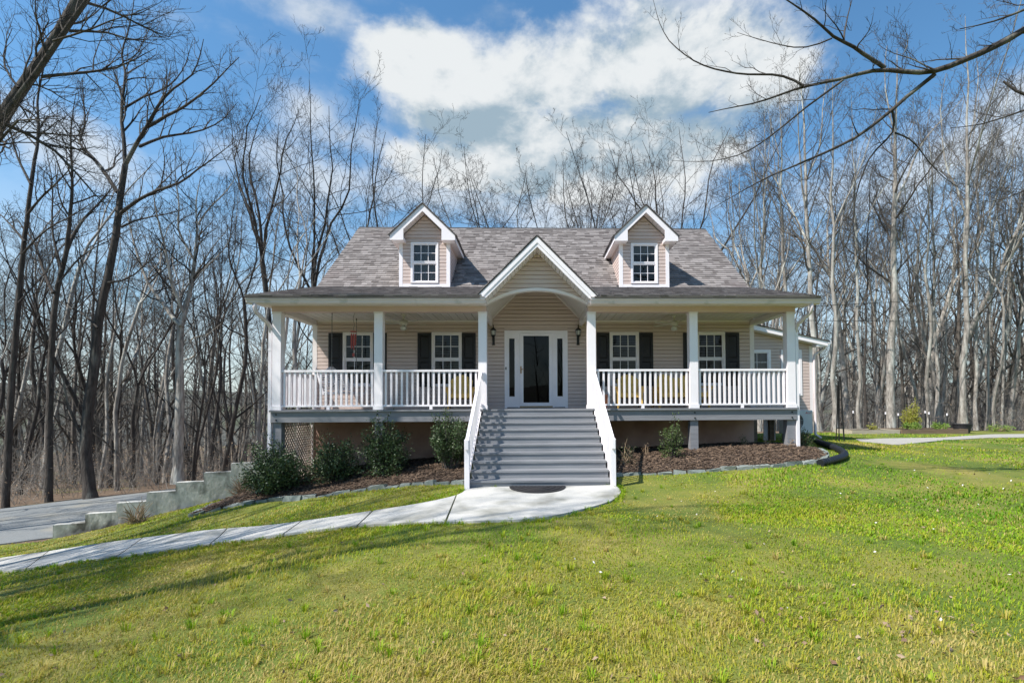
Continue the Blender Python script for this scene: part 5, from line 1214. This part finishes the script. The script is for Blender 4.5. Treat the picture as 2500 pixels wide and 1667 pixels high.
# -- big limb leaning in from beyond the left edge, near the camera
Yh = -3.2
tk = pxlimb([(-330, 1420), (-290, 1100), (-220, 800), (-120, 500), (-60, 400), (0, 298), (23, 250), (69, 191), (115, 126), (153, 69), (185, 10), (240, -120)], Yh, .21, .07, .5)
lm = [pxlimb([(10, 285), (40, 235), (78, 205), (98, 188), (110, 140), (160, 69), (199, 19), (260, -70)], Yh+.15, .06, .035, -.2),
      pxlimb([(100, 188), (153, 184), (175, 178), (191, 172), (230, 172), (276, 178), (306, 165), (335, 145), (380, 118)], Yh+.4, .035, .006, .8), pxlimb([(168, 76), (207, 71), (264, 77), (291, 96), (344, 99), (400, 112)], Yh+.4, .03, .005, .9),
      pxlimb([(214, 8), (268, 23), (306, 38), (344, 69), (420, 92)], Yh+.4, .032, .005, .6), pxlimb([(0, 298), (38, 302), (77, 325), (126, 352), (172, 394), (203, 455), (240, 490), (276, 517)], Yh+.2, .04, .006, .8),
      pxlimb([(60, 205), (90, 205), (126, 218), (150, 245), (210, 262)], Yh+.3, .02, .004, .5), pxlimb([(-60, 400), (-20, 350), (10, 330), (25, 345), (8, 380), (-30, 400)], Yh, .04, .008, -.6), pxlimb([(-40, 380), (10, 350), (20, 300), (60, 280), (120, 300)], Yh-.3, .03, .006, -.6),
      pxlimb([(90, 150), (85, 110), (105, 75), (130, 50), (110, 20)], Yh+.3, .022, .005, -.5), pxlimb([(130, 100), (180, 90), (240, 60), (300, 45), (380, 10)], Yh-.2, .022, .004, -.7), pxlimb([(45, 215), (10, 170), (5, 120), (30, 70)], Yh+.2, .025, .005, .5), pxlimb([(30, 245), (60, 262), (70, 300), (110, 330)], Yh+.1, .02, .004, .6)]
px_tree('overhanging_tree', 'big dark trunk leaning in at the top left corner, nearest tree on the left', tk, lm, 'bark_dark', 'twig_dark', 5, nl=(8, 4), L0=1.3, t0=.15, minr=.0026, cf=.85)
# -- limbs reaching in from a tree beyond the right edge
Yh = -4.6
e0 = P(2500, 73, Y=Yh); b0 = np.array([e0[0]+2.6, Yh-.4, gz(e0[0]+2.6, Yh-.4)-.2]); top0 = np.array([e0[0]+2.2, Yh-.2, 11.0])
T = np.linspace(0, 1, 14)[:, None]; tk = (b0*(1-T)+top0*T + np.random.default_rng(9).normal(0, .03, (14, 3)), np.linspace(.24, .08, 14))
j0 = b0*(1-.58)+top0*.58; jl = lambda z: b0 + (top0-b0)*((z-b0[2])/(top0[2]-b0[2]))
main = pxlimb([(2500, 73), (2429, 115), (2360, 145), (2299, 172), (2230, 182), (2190, 172), (2154, 165), (2120, 172), (2093, 182), (2058, 195), (2010, 200), (1962, 210), (1910, 230), (1867, 245), (1840, 254), (1790, 262), (1730, 275)], Yh, .052, .005, .8, step=.22)
a_ = jl(main[0][0][2]-.4); k6 = np.linspace(0, 1, 7)[:, None][:-1]; main = (np.r_[a_*(1-k6)+main[0][0]*k6, main[0]], np.r_[np.linspace(.075, .054, 6), main[1]])
lm = [main,
      pxlimb([(2160, 166), (2135, 148), (2108, 134), (2085, 115), (2070, 101), (2050, 95), (2031, 94), (2018, 75), (2005, 57), (1985, 45), (1955, 23), (1935, 10), (1913, -4), (1880, -30)], Yh+.3, .032, .006, -.5, step=.2),
      pxlimb([(2282, 182), (2255, 200), (2215, 237), (2177, 272), (2138, 298), (2110, 325), (2085, 341), (2040, 362), (2001, 379), (1947, 402), (1890, 425), (1840, 450), (1780, 485), (1730, 515)], Yh+.2, .032, .004, .9, step=.22),
      pxlimb([(2058, 196), (2012, 230), (1955, 272), (1900, 318), (1840, 365), (1790, 385), (1730, 397), (1640, 392)], Yh+.4, .018, .003, .5, step=.2), pxlimb([(1962, 210), (1945, 197), (1928, 189), (1900, 183), (1870, 180), (1840, 182), (1799, 181), (1755, 172), (1711, 160), (1650, 119), (1625, 90), (1611, 66), (1600, 20), (1592, -10)], Yh+.5, .02, .003, .5, step=.18),
      pxlimb([(2031, 94), (1990, 112), (1962, 120), (1930, 115), (1880, 105), (1840, 92), (1800, 80)], Yh+.2, .012, .003, .4, step=.18), pxlimb([(2060, 97), (2064, 60), (2075, 20), (2085, -20)], Yh+.2, .015, .004, .4, step=.18),
      pxlimb([(2179, 272), (2186, 285), (2181, 310), (2186, 325), (2150, 352), (2120, 385), (2105, 430), (2089, 471), (2086, 520), (2077, 547), (2090, 590), (2120, 620)], Yh+.4, .018, .003, .6, step=.18), pxlimb([(2186, 325), (2210, 330), (2240, 355), (2270, 400), (2310, 440), (2360, 470)], Yh+.5, .014, .003, .6, step=.18),
      pxlimb([(2620, -20), (2500, 23), (2460, 42), (2414, 57), (2380, 66), (2343, 71)], Yh-.2, .03, .005, .3, step=.2), pxlimb([(2640, 240), (2540, 245), (2495, 236), (2470, 218), (2450, 199)], Yh-.2, .03, .016, .2, step=.2),
      pxlimb([(2560, 250), (2495, 270), (2440, 292), (2380, 308), (2320, 313)], Yh-.2, .018, .004, .3, step=.2), pxlimb([(2280, 170), (2240, 150), (2210, 136), (2185, 134), (2165, 125), (2143, 108)], Yh+.1, .012, .003, .3, step=.15), pxlimb([(2205, 134), (2218, 105), (2214, 80)], Yh+.2, .007, .003, .1, step=.1),
      pxlimb([(2560, 420), (2500, 470), (2440, 490), (2380, 500)], Yh-.1, .016, .003, .4, step=.2), pxlimb([(2700, 600), (2560, 620), (2500, 628), (2440, 645), (2400, 668), (2330, 680)], Yh, .012, .003, .3, step=.2), pxlimb([(2005, 380), (2000, 430), (1985, 480), (1960, 520)], Yh+.8, .008, .002, .3, step=.15)]
px_tree('overhanging_tree', 'tree beyond the right edge whose dark limbs cross the top right sky', tk, lm, 'bark_dark', 'twig_dark', 6, nl=(4, 3), L0=.75, maxlev=3, base_flare=1.4, t0=.15, minr=.0024, dens=1.1, cf=1.0)
# -- the thick pale trunks of the right woods
def right_tree(label, basepx, toppx, wpx, Y, seed, fork=.45, nlead=3, H=None, bark='bark', twig='twig', bend=0):
    rg = np.random.default_rng(seed); b = P(basepx[0], basepx[1], Y=Y); b[2] = gz(b[0], b[1]); r0 = wpx/2*(Y-CAMP[1])/FPX*(Y-CAMP[1])/math.hypot(Y-CAMP[1], b[0]); q = P(toppx[0], toppx[1], Y=Y+rg.uniform(-1, 1)); H = H or (q[2]-b[2])
    tr, cr = [], []; k = 12; T = np.linspace(0, 1, k+1)[:, None]; mid = (b+q)/2 + np.array([bend, 0, 0])
    c = (1-T)**2*(b-[0, 0, .3]) + 2*T*(1-T)*mid + T**2*q; c[1:] += rg.normal(0, .05, (k, 3))*np.array([1, 1, .3]); nf = int(k*fork); rad = r0*(1-.93*np.linspace(0, 1, k+1)**1.15); rad[0] *= 1.4
    tr.append((c-b, rad)); spawn(cr, c-b, rad, 14, fork*.7, .98, H*.08, H*.2, .4, .9, 0, rg, dens=1.0)
    for m_ in range(nlead):
        i = nf + m_; a = rg.uniform(0, 6.28); s_ = rg.uniform(.25, .5); d = np.array([math.cos(a)*math.sin(s_), math.sin(a)*math.sin(s_), math.cos(s_)])
        lb = grow(c[i]-b, d, (H-(c[i]-b)[2])*rg.uniform(.7, 1.0), rad[i]*.62, .012, 9, .08, .06, rg); tr.append(lb); spawn(cr, *lb, 8, .15, .97, H*.08, H*.18, .4, .95, 0, rg)
    return build_tree('bare_tree', label, 'tree', tuple(b), tr, cr, bark, twig)
right_tree('thick pale trunk just right of the porch roof corner, leaning slightly left', (1999, 1060), (1955, 150), 19, 12.5, 101, .5, 3, bend=-.1)
right_tree('straight pale trunk rising right beside the black obelisk', (2036, 1056), (2030, 190), 15, 12, 102, .55, 2)
right_tree('slim pale trunk behind the left end of the pale raised bed', (2099, 1052), (2080, 230), 11, 12.5, 103, .5, 2)
right_tree('dark curving slim trunk behind the middle of the pale raised bed', (2113, 1050), (2140, 330), 8, 12.2, 104, .45, 2, bark='bark_dark', twig='twig_dark', bend=-.5)
right_tree('thick dark double-toned trunk behind the joint of the two raised beds', (2173, 1052), (2190, 120), 25, 12.6, 105, .5, 3)
right_tree('straight trunk behind the yellow-green shrub', (2289, 1050), (2270, 240), 12, 14, 106, .5, 3)
right_tree('thickest palest trunk of the right woods, standing behind the black tub', (2354, 1046), (2362, 40), 20, 11.6, 107, .45, 4)
right_tree('grey trunk right next to the thickest pale trunk, on its right', (2383, 1046), (2392, 180), 12, 14, 108, .5, 3)
right_tree('slim grey trunk between the black tub and the right edge of the photo', (2408, 1044), (2425, 250), 9, 15, 109, .5, 3)
right_tree('slim pale trunk leaning right near the right edge of the photo', (2446, 1042), (2480, 260), 9, 14, 110, .5, 3)
right_tree('pale trunk standing directly behind the roof corner of the side wing', (1926, 1050), (1900, 180), 13, 15, 111, .5, 3)
right_tree('pale double-stemmed tree behind the right end of the roof', (1852, 1050), (1870, 250), 12, 16, 112, .4, 4)
# -- trees showing above the roof, one by one
PROTO = []
for k in range(9):
    rg = np.random.default_rng(500+k); H = (19, 17, 21, 18, 16, 20, 15, 19, 22)[k]
    PROTO.append((*tree_mesh(rg, H, (.155, .125, .185, .15, .11, .165, .10, .13, .19)[k], (.5, .42, .55, .36, .5, .45, .55, .6, .48)[k], (3, 2, 4, 3, 2, 3, 3, 2, 4)[k], (.3, .35, .32, .4, .3, .28, .36, .3, .34)[k], .05, (1.0, 1.0, .95, 1.05, 1.0, 1.0, 1.05, 1.0, .9)[k], 3, .35, 8), H))
for k in range(4):                                        # thin understorey trees
    rg = np.random.default_rng(600+k); H = (8, 10, 7, 11)[k]
    PROTO.append((*tree_mesh(rg, H, (.055, .07, .05, .08)[k], .6, 2, .3, .10, .8, 2, .2, 9, .06), H))
MESHES = []
for tr, cr, H in PROTO:
    v, f = tubes(tr, sides_trunk); a = npmesh('trunk', v, f, M['bark']); a.shade_smooth(); v, f = tubes(cr, sides_twig); b = npmesh('crown', v, f, M['twig']); b.shade_smooth()
    MESHES.append(((a, b), (a, b), H))
SRC = {}
def forest_tree(k, dark, x, y, sc, rz, label, group, sz=1.0):
    if (k, dark) not in SRC:
        t = thing('bare_tree', label, 'tree', (0, 0, 0), group)
        for nm, me in zip(('trunk', 'crown'), MESHES[k][dark]): o = link(nm, me); o.parent = t; sl = o.material_slots[0]; sl.link = 'OBJECT'; sl.material = M[{'trunk': ('bark', 'bark_dark'), 'crown': ('twig', 'twig_dark')}[nm][dark]]
        SRC[(k, dark)] = t
    else: t = dup(SRC[(k, dark)], (0, 0, 0), label=label)
    t.location = (x, y, gz(x, y)-.05); t.rotation_euler = (0, 0, rz); t.scale = (sc, sc, sc*sz)
    if group: t['group'] = group
    elif 'group' in t: del t['group']
    return t
fr = np.random.default_rng(41)
roofline = [(700, 252, 24, 2, 'tall bare tree above the left slope of the roof, tallest behind the house'), (790, 290, 24, 8, 'bare tree with many upright limbs above the left end of the ridge'), (870, 330, 26, 0, 'bare tree rising right over the left end of the ridge'),
            (960, 365, 28, 3, 'bare tree just left of the left dormer peak'), (1050, 345, 30, 5, 'bare round-crowned tree right of the left dormer peak'), (1130, 365, 31, 1, 'narrow bare tree between the left dormer and the entry gable'),
            (1215, 405, 34, 7, 'low bare tree above the ridge left of the entry gable'), (1290, 420, 34, 4, 'small bare tree directly above the peak of the entry gable'), (1395, 378, 30, 0, 'bare tree right of the entry gable peak, tallest in the middle'), (1340, 410, 33, 6, 'small bare tree above the ridge right of the entry gable'),
            (1470, 425, 33, 7, 'small bare tree above the ridge between gable and right dormer'), (1560, 345, 26, 3, 'wide bare tree directly behind the right dormer peak'), (1650, 320, 25, 5, 'bare tree above the right end of the ridge'), (1745, 270, 22, 8, 'tall bare tree above the right slope of the roof'), (1190, 400, 42, 1, 'distant thin bare tree above the middle of the roof')]
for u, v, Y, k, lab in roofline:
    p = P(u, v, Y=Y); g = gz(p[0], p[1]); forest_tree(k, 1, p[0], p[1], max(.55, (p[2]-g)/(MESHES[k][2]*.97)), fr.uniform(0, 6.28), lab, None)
def scatter(n, dark, region, kinds, smin, smax, label, group, mind):
    pts = []; tries = 0; made = []
    while len(pts) < n and tries < 6000:
        tries += 1; u, d = region(); t = (d - CAMP[1]*0); Y = d; p = P(u, 983, Y=Y); x, y = p[0]+fr.normal(0, .5), Y
        if any((x-a)**2+(y-b)**2 < mind**2 for a, b in pts): continue
        if -6.8 < x < 9.8 and y < 11.5: continue
        if x < -6.3 and y < 6.6 + max(0, (-x-14)*.0) : continue
        if x > 6 and y < 11.4: continue
        pts.append((x, y)); k = int(fr.choice(kinds)); made.append(forest_tree(k, dark, x, y, fr.uniform(smin, smax), fr.uniform(0, 6.28), label, group, fr.uniform(.9, 1.12)))
    return made
big_k = list(range(9)); small_k = [9, 10, 11, 12]
near_l = scatter(18, 1, lambda: (fr.uniform(-120, 620), fr.uniform(9, 19)), big_k, .6, .9, 'slender dark bare tree near the driveway in the left woods', 'bare trees along the driveway edge of the left woods', 1.5)
scatter(34, 0, lambda: (fr.uniform(-150, 670), fr.uniform(19, 45)), big_k, .55, .85, 'bare tree deep in the left woods beyond the driveway', 'bare trees deep in the left woods', 1.7)
scatter(32, 0, lambda: (fr.uniform(-120, 730), fr.uniform(8, 30)), small_k, .9, 1.7, 'thin bare sapling among the trunks of the left woods', 'saplings in the left woods', 1.2)
near_r = scatter(30, 0, lambda: (fr.uniform(1780, 2700), fr.uniform(14, 24)), big_k, .72, .98, 'pale bare tree near the lawn edge of the right woods', 'bare trees near the lawn edge of the right woods', 1.5)
scatter(48, 0, lambda: (fr.uniform(1840, 2750), fr.uniform(24, 50)), big_k, .7, 1.02, 'bare tree deep in the right woods beyond the garden beds', 'bare trees deep in the right woods', 1.7)
scatter(40, 0, lambda: (fr.uniform(1800, 2650), fr.uniform(12.5, 32)), small_k, .9, 1.7, 'thin bare sapling among the trunks of the right woods', 'saplings in the right woods', 1.2)
scatter(16, 0, lambda: (fr.uniform(680, 1800), fr.uniform(36, 60)), big_k, .62, .85, 'bare tree far behind the house, only its top above the roof', 'bare trees far behind the house', 2.5)
ORD = ['first', 'second', 'third', 'fourth', 'fifth', 'sixth', 'seventh', 'eighth', 'ninth', 'tenth', 'eleventh', 'twelfth', 'thirteenth', 'fourteenth', 'fifteenth', 'sixteenth']
def pix_u(o):
    d = (np.array(o.location) - CAMP) @ CR; return U0 + FPX*d[0]/d[1]
def name_by_place(trees, marks, kind):
    by = {}
    for o in sorted(trees, key=pix_u):
        for lim, words_ in marks:
            if pix_u(o) < lim: by.setdefault(words_, []).append(o); break
    for w_, L in by.items():
        for i, o in enumerate(L): o['label'] = f'{ORD[min(i, 15)]} {kind} from the left {w_}' if len(L) > 1 else f'only {kind} {w_}'
name_by_place(near_l, ((14, 'at the left picture edge'), (119, 'between the two dark trunks'), (222, 'just left of the leaning tree'), (433, 'between the leaning and the forked tree'), (9999, 'between the forked tree and the house')), 'smaller bare tree')
name_by_place(near_r, ((2036, 'behind the side wing'), (2173, 'behind the pale raised bed'), (2289, 'between thick dark trunk and yellow-green shrub'), (2360, 'around the black tub'), (9999, 'right of the black tub')), 'smaller bare tree')
# trees beside and behind the camera: their shadows lie on the lawn and they show in the door glass
SH_ = [(-10.2, -8.2, 0, .9), (-13.5, -6.3, 3, .85), (-15, -10.5, 8, 1.0), (-12.4, -9.5, 2, .95), (-16.5, -8.0, 6, 1.0), (-12.6, -3.9, 6, .95), (-17.5, -4.8, 7, 1.0), (-13.4, -12.7, 8, 1.0), (-15.6, -14.4, 8, 1.05), (-16.4, -11.4, 2, 1.0), (-14.4, -11.8, 5, 1.0), (-17.2, -13.0, 3, 1.1), (-20.5, .4, 1, .9), (-22.5, 2.6, 6, 1.0), (-19.3, -1.6, 7, .95), (-21.5, -2.2, 4, .9), (-18.5, -10.5, 2, 1.1)]
for i, (x, y, k, s_) in enumerate(SH_): forest_tree(k, 1, x, y, s_, i*1.3+.4, 'bare tree beyond the left edge that throws branch shadows over the lawn', 'bare trees beyond the left edge')

# -- far woodland all round, brush at the edge of the woods
def far_wood():
    rg = np.random.default_rng(8); protos = []
    for k in range(6):
        H = rg.uniform(13, 18); tr, cr = [], []
        b = grow(np.array([0, 0, -.5]), np.array([rg.normal(0, .05), rg.normal(0, .05), 1]), H, .17, .03, 5, .05, .02, rg); tr.append(b)
        spawn(cr, *b, 14, .22, .98, 2.0, 4.5, .5, 1.1, 2, rg, .013, 3, .12, .06, .75)
        protos.append(tubes(tr + cr, lambda r: 4 if r[0] > .1 else 3))
    VV, FF, off = [], [], 0
    for i in range(600):
        a = rg.uniform(0, 2*math.pi) if i % 4 == 0 or i > 550 else rg.uniform(-.75, math.pi+.75) if i % 2 else rg.choice([rg.uniform(.45, 1.05), rg.uniform(2.05, 2.75)]); r = rg.uniform(40, 100) if i % 3 else rg.uniform(30, 52)
        x, y = r*math.cos(a), r*math.sin(a)
        if r < 44 and abs(x) < 15 and y > -5: y += 26
        if x > 0 and y < 16 and y > -20 and r < 44: y += 22
        if y < -20: r = rg.uniform(40, 60); x, y = r*math.cos(a), r*math.sin(a)
        v, f = protos[rg.integers(0, 6)]; t = rg.uniform(0, 6.28); s_ = rg.uniform(.75, 1.1); c, s = math.cos(t), math.sin(t)
        w = v @ np.array([[c, s, 0], [-s, c, 0], [0, 0, 1]])*s_; VV.append(w+[x, y, gz(x, y)]); FF.append(f+off); off += len(v)
    link('far_woodland', npmesh('far_woodland', np.concatenate(VV), np.concatenate(FF), M['twig']), None, kind='stuff')
far_wood()
def brush(name, n, region, m, hmin, hmax, seed, leaf=0):
    rg = np.random.default_rng(seed); brs = []; LC = []
    for i in range(n):
        x, y = region(rg); z = gz_fast(x, y); h = rg.uniform(hmin, hmax); p = np.array([x, y, z-.05])
        b = grow(p, np.array([rg.normal(0, .35), rg.normal(0, .35), 1]), h, rg.uniform(.006, .013), .003, 4, .16, .02, rg); brs.append(b)
        for q in range(4):
            k = rg.integers(1, 4); c = grow(b[0][k], np.array([rg.normal(0, 1), rg.normal(0, 1), .5]), h*rg.uniform(.2, .5), .005, .002, 3, .2, .03, rg); brs.append(c)
            if leaf and rg.random() < leaf: LC.append(c[0][rg.integers(1, 4)]+rg.normal(0, .05, 3)); LC.append(c[0][-1]+rg.normal(0, .05, 3))
    v, f = tubes(brs, lambda r: 3); link(name, npmesh(name, v, f, M[m]), None, kind='stuff')
    if LC:
        C = np.array(LC); v, f = leaf_cloud(C, rg.normal(0, 1, C.shape)-[0, 0, .6], .075, rg); link('beech_leaves', npmesh('beech_leaves', v, f, M['beech']), None, kind='stuff')
_gxs = np.arange(-60, 70, 1.0); _gys = np.arange(-30, 66, 1.0); _gg = ground(*np.meshgrid(_gxs, _gys))
def gz_fast(x, y):
    i = min(max((x+60), 0), len(_gxs)-2); j = min(max((y+30), 0), len(_gys)-2); a, b = int(i), int(j); u, v = i-a, j-b
    return float((_gg[b, a]*(1-u)+_gg[b, a+1]*u)*(1-v) + (_gg[b+1, a]*(1-u)+_gg[b+1, a+1]*u)*v)
def reg_left(rg):
    while True:
        Y = rg.uniform(6.5, 34) if rg.random() < .6 else rg.uniform(6.5, 16); x = P(rg.uniform(-150, 770), 983, Y=Y)[0]
        fy = np.interp(x, drive_far[:, 0], drive_far[:, 1])
        if Y > fy+.5 and x < -6.8: return x, Y
def reg_right(rg):
    Y = rg.uniform(11.5, 20) if rg.random() < .5 else rg.uniform(13, 40); return P(rg.uniform(1960, 2680), 983, Y=Y)[0], Y
brush('woodland_brush', 1100, reg_left, 'brush', .5, 3.0, 21, .45); brush('woodland_brush', 1050, reg_right, 'brush', .5, 2.6, 22, .12)

# ------------------------------------------------------------------ grass and litter
def fbm(x, y, seed, f=1.0, oct_=4):
    rg = np.random.default_rng(seed); o = np.zeros_like(x); amp = 1.0
    for k in range(oct_):
        for _ in range(4):
            a = rg.uniform(0, 6.28); o += amp*np.sin((x*math.cos(a)+y*math.sin(a))*f*rg.uniform(.7, 1.4)+rg.uniform(0, 6.28))
        f *= 2.05; amp *= .55
    return o/5.0
def far_px(u, v): return G(u, v)[:2]
def grass(name, n, seed, rmin, rmax, hscale, wscale):
    rg = np.random.default_rng(seed); k = int(n*3.2)
    d = rmin*(rmax/rmin)**rg.uniform(0, 1, k); a = rg.uniform(-1.02, 1.10, k); x = CAMP[0]+d*np.sin(a); y = CAMP[1]+d*np.cos(a)
    ok = on_lawn(x, y) & ~inpoly(x, y, PATH_POLY)
    for b in BED_POLYS: ok &= ~inpoly(x, y, b)
    ok &= ~((x > -6.2) & (x < 6.2) & (y > .2) & (y < 10)) & ~((np.abs(x) < 1.36) & (y > -2.55) & (y < .2)) & ~inpoly(x, y, list(map(tuple, gp_far))+list(map(tuple, gp_near[::-1])))
    pn = fbm(x, y, 3, 1.1); bare = fbm(x, y, 4, .8)
    ok &= rg.uniform(0, 1, k) < np.clip(1.05-.75*sstep(.25, .75, bare), .25, 1)
    x, y, pn, bare = x[ok][:n], y[ok][:n], pn[ok][:n], bare[ok][:n]; n = len(x); z = ground(x, y) + bumps(x, y)*.6
    d = np.hypot(x-CAMP[0], y-CAMP[1])
    tall = .5+.5*np.clip(fbm(x, y, 9, 2.2), -1, 1)
    h = hscale*rg.uniform(.35, 1.0, n)*(.55+.9*tall**2)*(1-.45*sstep(.1, .7, bare)); w = wscale*rg.uniform(.7, 1.3, n)*(1+d*.09)
    ph = rg.uniform(0, 6.28, n); ln = rg.uniform(.1, .95, n); wind = fbm(x, y, 12, 1.6)*1.2
    dx, dy = np.cos(ph)*ln+.25*np.cos(wind*3), np.sin(ph)*ln+.25*np.sin(wind*3); sx, sy = -np.sin(ph), np.cos(ph)
    b = np.c_[x, y, z-.008]; m = b + np.c_[dx*.35, dy*.35, np.full(n, .62)]*h[:, None]; t = b + np.c_[dx, dy, np.full(n, .95)-.35*ln]*h[:, None]; s = np.c_[sx, sy, np.zeros(n)]*w[:, None]
    v = np.stack([b-s, b+s, m+s*.7, m-s*.7, t], 1).reshape(-1, 3); o = np.arange(n)[:, None]*5
    f = np.concatenate([o+np.array([[0, 1, 2]]), o+np.array([[0, 2, 3]]), o+np.array([[3, 2, 4]])])
    # greener to the right and near the house, olive and strawy at the front left
    side = sstep(-5, 6, x+.35*y) ; front = sstep(-7.5, -10.5, y)
    tone = .65 - .42*side + .30*front*(1-.45*side) + .22*np.exp(-(((x+.6)/2.6)**2+((y+7.9)/1.1)**2)) + .25*np.exp(-(((x-2.4)/.9)**2+((y+8.6)/.6)**2)) + .34*pn + .20*fbm(x, y, 31, 3.5) + .30*sstep(.1, .7, bare) + rg.normal(0, .14, n)
    drypatch = np.exp(-(((x-8.6)/1.9)**2+((y-1.9)/2.0)**2)); tone += .55*drypatch
    tone = np.where((rg.uniform(0, 1, n) < .10), rg.uniform(.8, 1.0, n), tone)
    link(name, npmesh(name, v, f, M['grass'], {'tone': np.repeat(np.clip(tone, 0, 1), 5)}), None, kind='stuff')
def tufts(name, n, seed, region, h0, h1, nb, tone_lo, tone_hi, wd=.0035, clear=True):
    rg = np.random.default_rng(seed); x, y = region(rg, n)
    ok = on_lawn(x, y) & ~inpoly(x, y, PATH_POLY) & ~inpoly(x, y, BED_POLYS[0]) & ~inpoly(x, y, BED_POLYS[1]); x, y = x[ok], y[ok]
    m = len(x); hh = np.repeat(rg.uniform(h0, h1, m), nb); tn = np.repeat(rg.uniform(tone_lo, tone_hi, m), nb); sz = np.repeat(rg.uniform(.015, .06, m), nb)
    k = m*nb; a = rg.uniform(0, 6.28, k); rr_ = np.sqrt(rg.uniform(0, 1, k))*sz; X, Y_ = np.repeat(x, nb)+rr_*np.cos(a), np.repeat(y, nb)+rr_*np.sin(a)
    z = ground(X, Y_)+bumps(X, Y_)*.6; h = hh*rg.uniform(.5, 1.1, k); ln = rg.uniform(.15, .9, k); dx, dy = np.cos(a)*ln, np.sin(a)*ln
    w = wd*rg.uniform(.7, 1.4, k); b = np.c_[X, Y_, z-.008]; mid = b+np.c_[dx*.35, dy*.35, np.full(k, .65)]*h[:, None]; t = b+np.c_[dx, dy, .95-.4*ln]*h[:, None]
    s_ = np.c_[-np.sin(a), np.cos(a), np.zeros(k)]*w[:, None]; v = np.stack([b-s_, b+s_, mid+s_*.75, mid-s_*.75, t], 1).reshape(-1, 3); o = np.arange(k)[:, None]*5
    f = np.concatenate([o+np.array([[0, 1, 2]]), o+np.array([[0, 2, 3]]), o+np.array([[3, 2, 4]])])
    link(name, npmesh(name, v, f, M['grass'], {'tone': np.repeat(np.clip(tn+rg.normal(0, .08, k), 0, 1), 5)}), None, kind='stuff')
def reg_near(rg, n):
    d = 2.6*(13/2.6)**rg.uniform(0, 1, n); a = rg.uniform(-1, 1, n); return CAMP[0]+d*np.sin(a), CAMP[1]+d*np.cos(a)
def reg_edge(rg, n):
    L = np.concatenate([PATH_FAR, PATH_NEAR]); i = rg.integers(0, len(L), n); q = L[i]+rg.normal(0, .07, (n, 2)); return q[:, 0], q[:, 1]
tufts('grass_tufts', 420, 81, reg_near, .05, .12, 22, .22, .6); tufts('grass_tufts', 260, 82, reg_near, .05, .11, 22, .7, 1.0); tufts('grass_tufts', 900, 83, reg_edge, .05, .10, 12, .1, .6)
grass('lawn_grass', 188000, 61, 2.2, 9.0, .07, .0026); grass('lawn_grass', 104000, 62, 7.0, 26.0, .075, .0042)
def litter(name, n, seed, size, m, region, flat=.5, aspect=.55):
    rg = np.random.default_rng(seed); x, y = region(rg, n); ok = on_lawn(x, y) & ~inpoly(x, y, PATH_POLY); x, y = x[ok], y[ok]
    C = np.c_[x, y, ground(x, y)+bumps(x, y)*.6+.022]; D = rg.normal(0, 1, C.shape)*[1, 1, flat]; v, f = leaf_cloud(C, D, size, rg, aspect); link(name, npmesh(name, v, f, M[m]), None, kind='stuff')
def reg_lawn(rg, n):
    d = 2.6*(22/2.6)**rg.uniform(0, 1, n); a = rg.uniform(-1, 1, n); return CAMP[0]+d*np.sin(a), CAMP[1]+d*np.cos(a)
litter('fallen_leaves', 420, 71, .042, 'dryleaf', reg_lawn); litter('fallen_petals', 240, 72, .032, 'petal', lambda rg, n: (rg.uniform(0, 15, n), rg.uniform(-8.5, 6, n)))
litter('fallen_leaves', 46, 73, .05, 'dryleaf', lambda rg, n: (rg.normal(2.2, .45, n), rg.normal(-8.3, .25, n)))
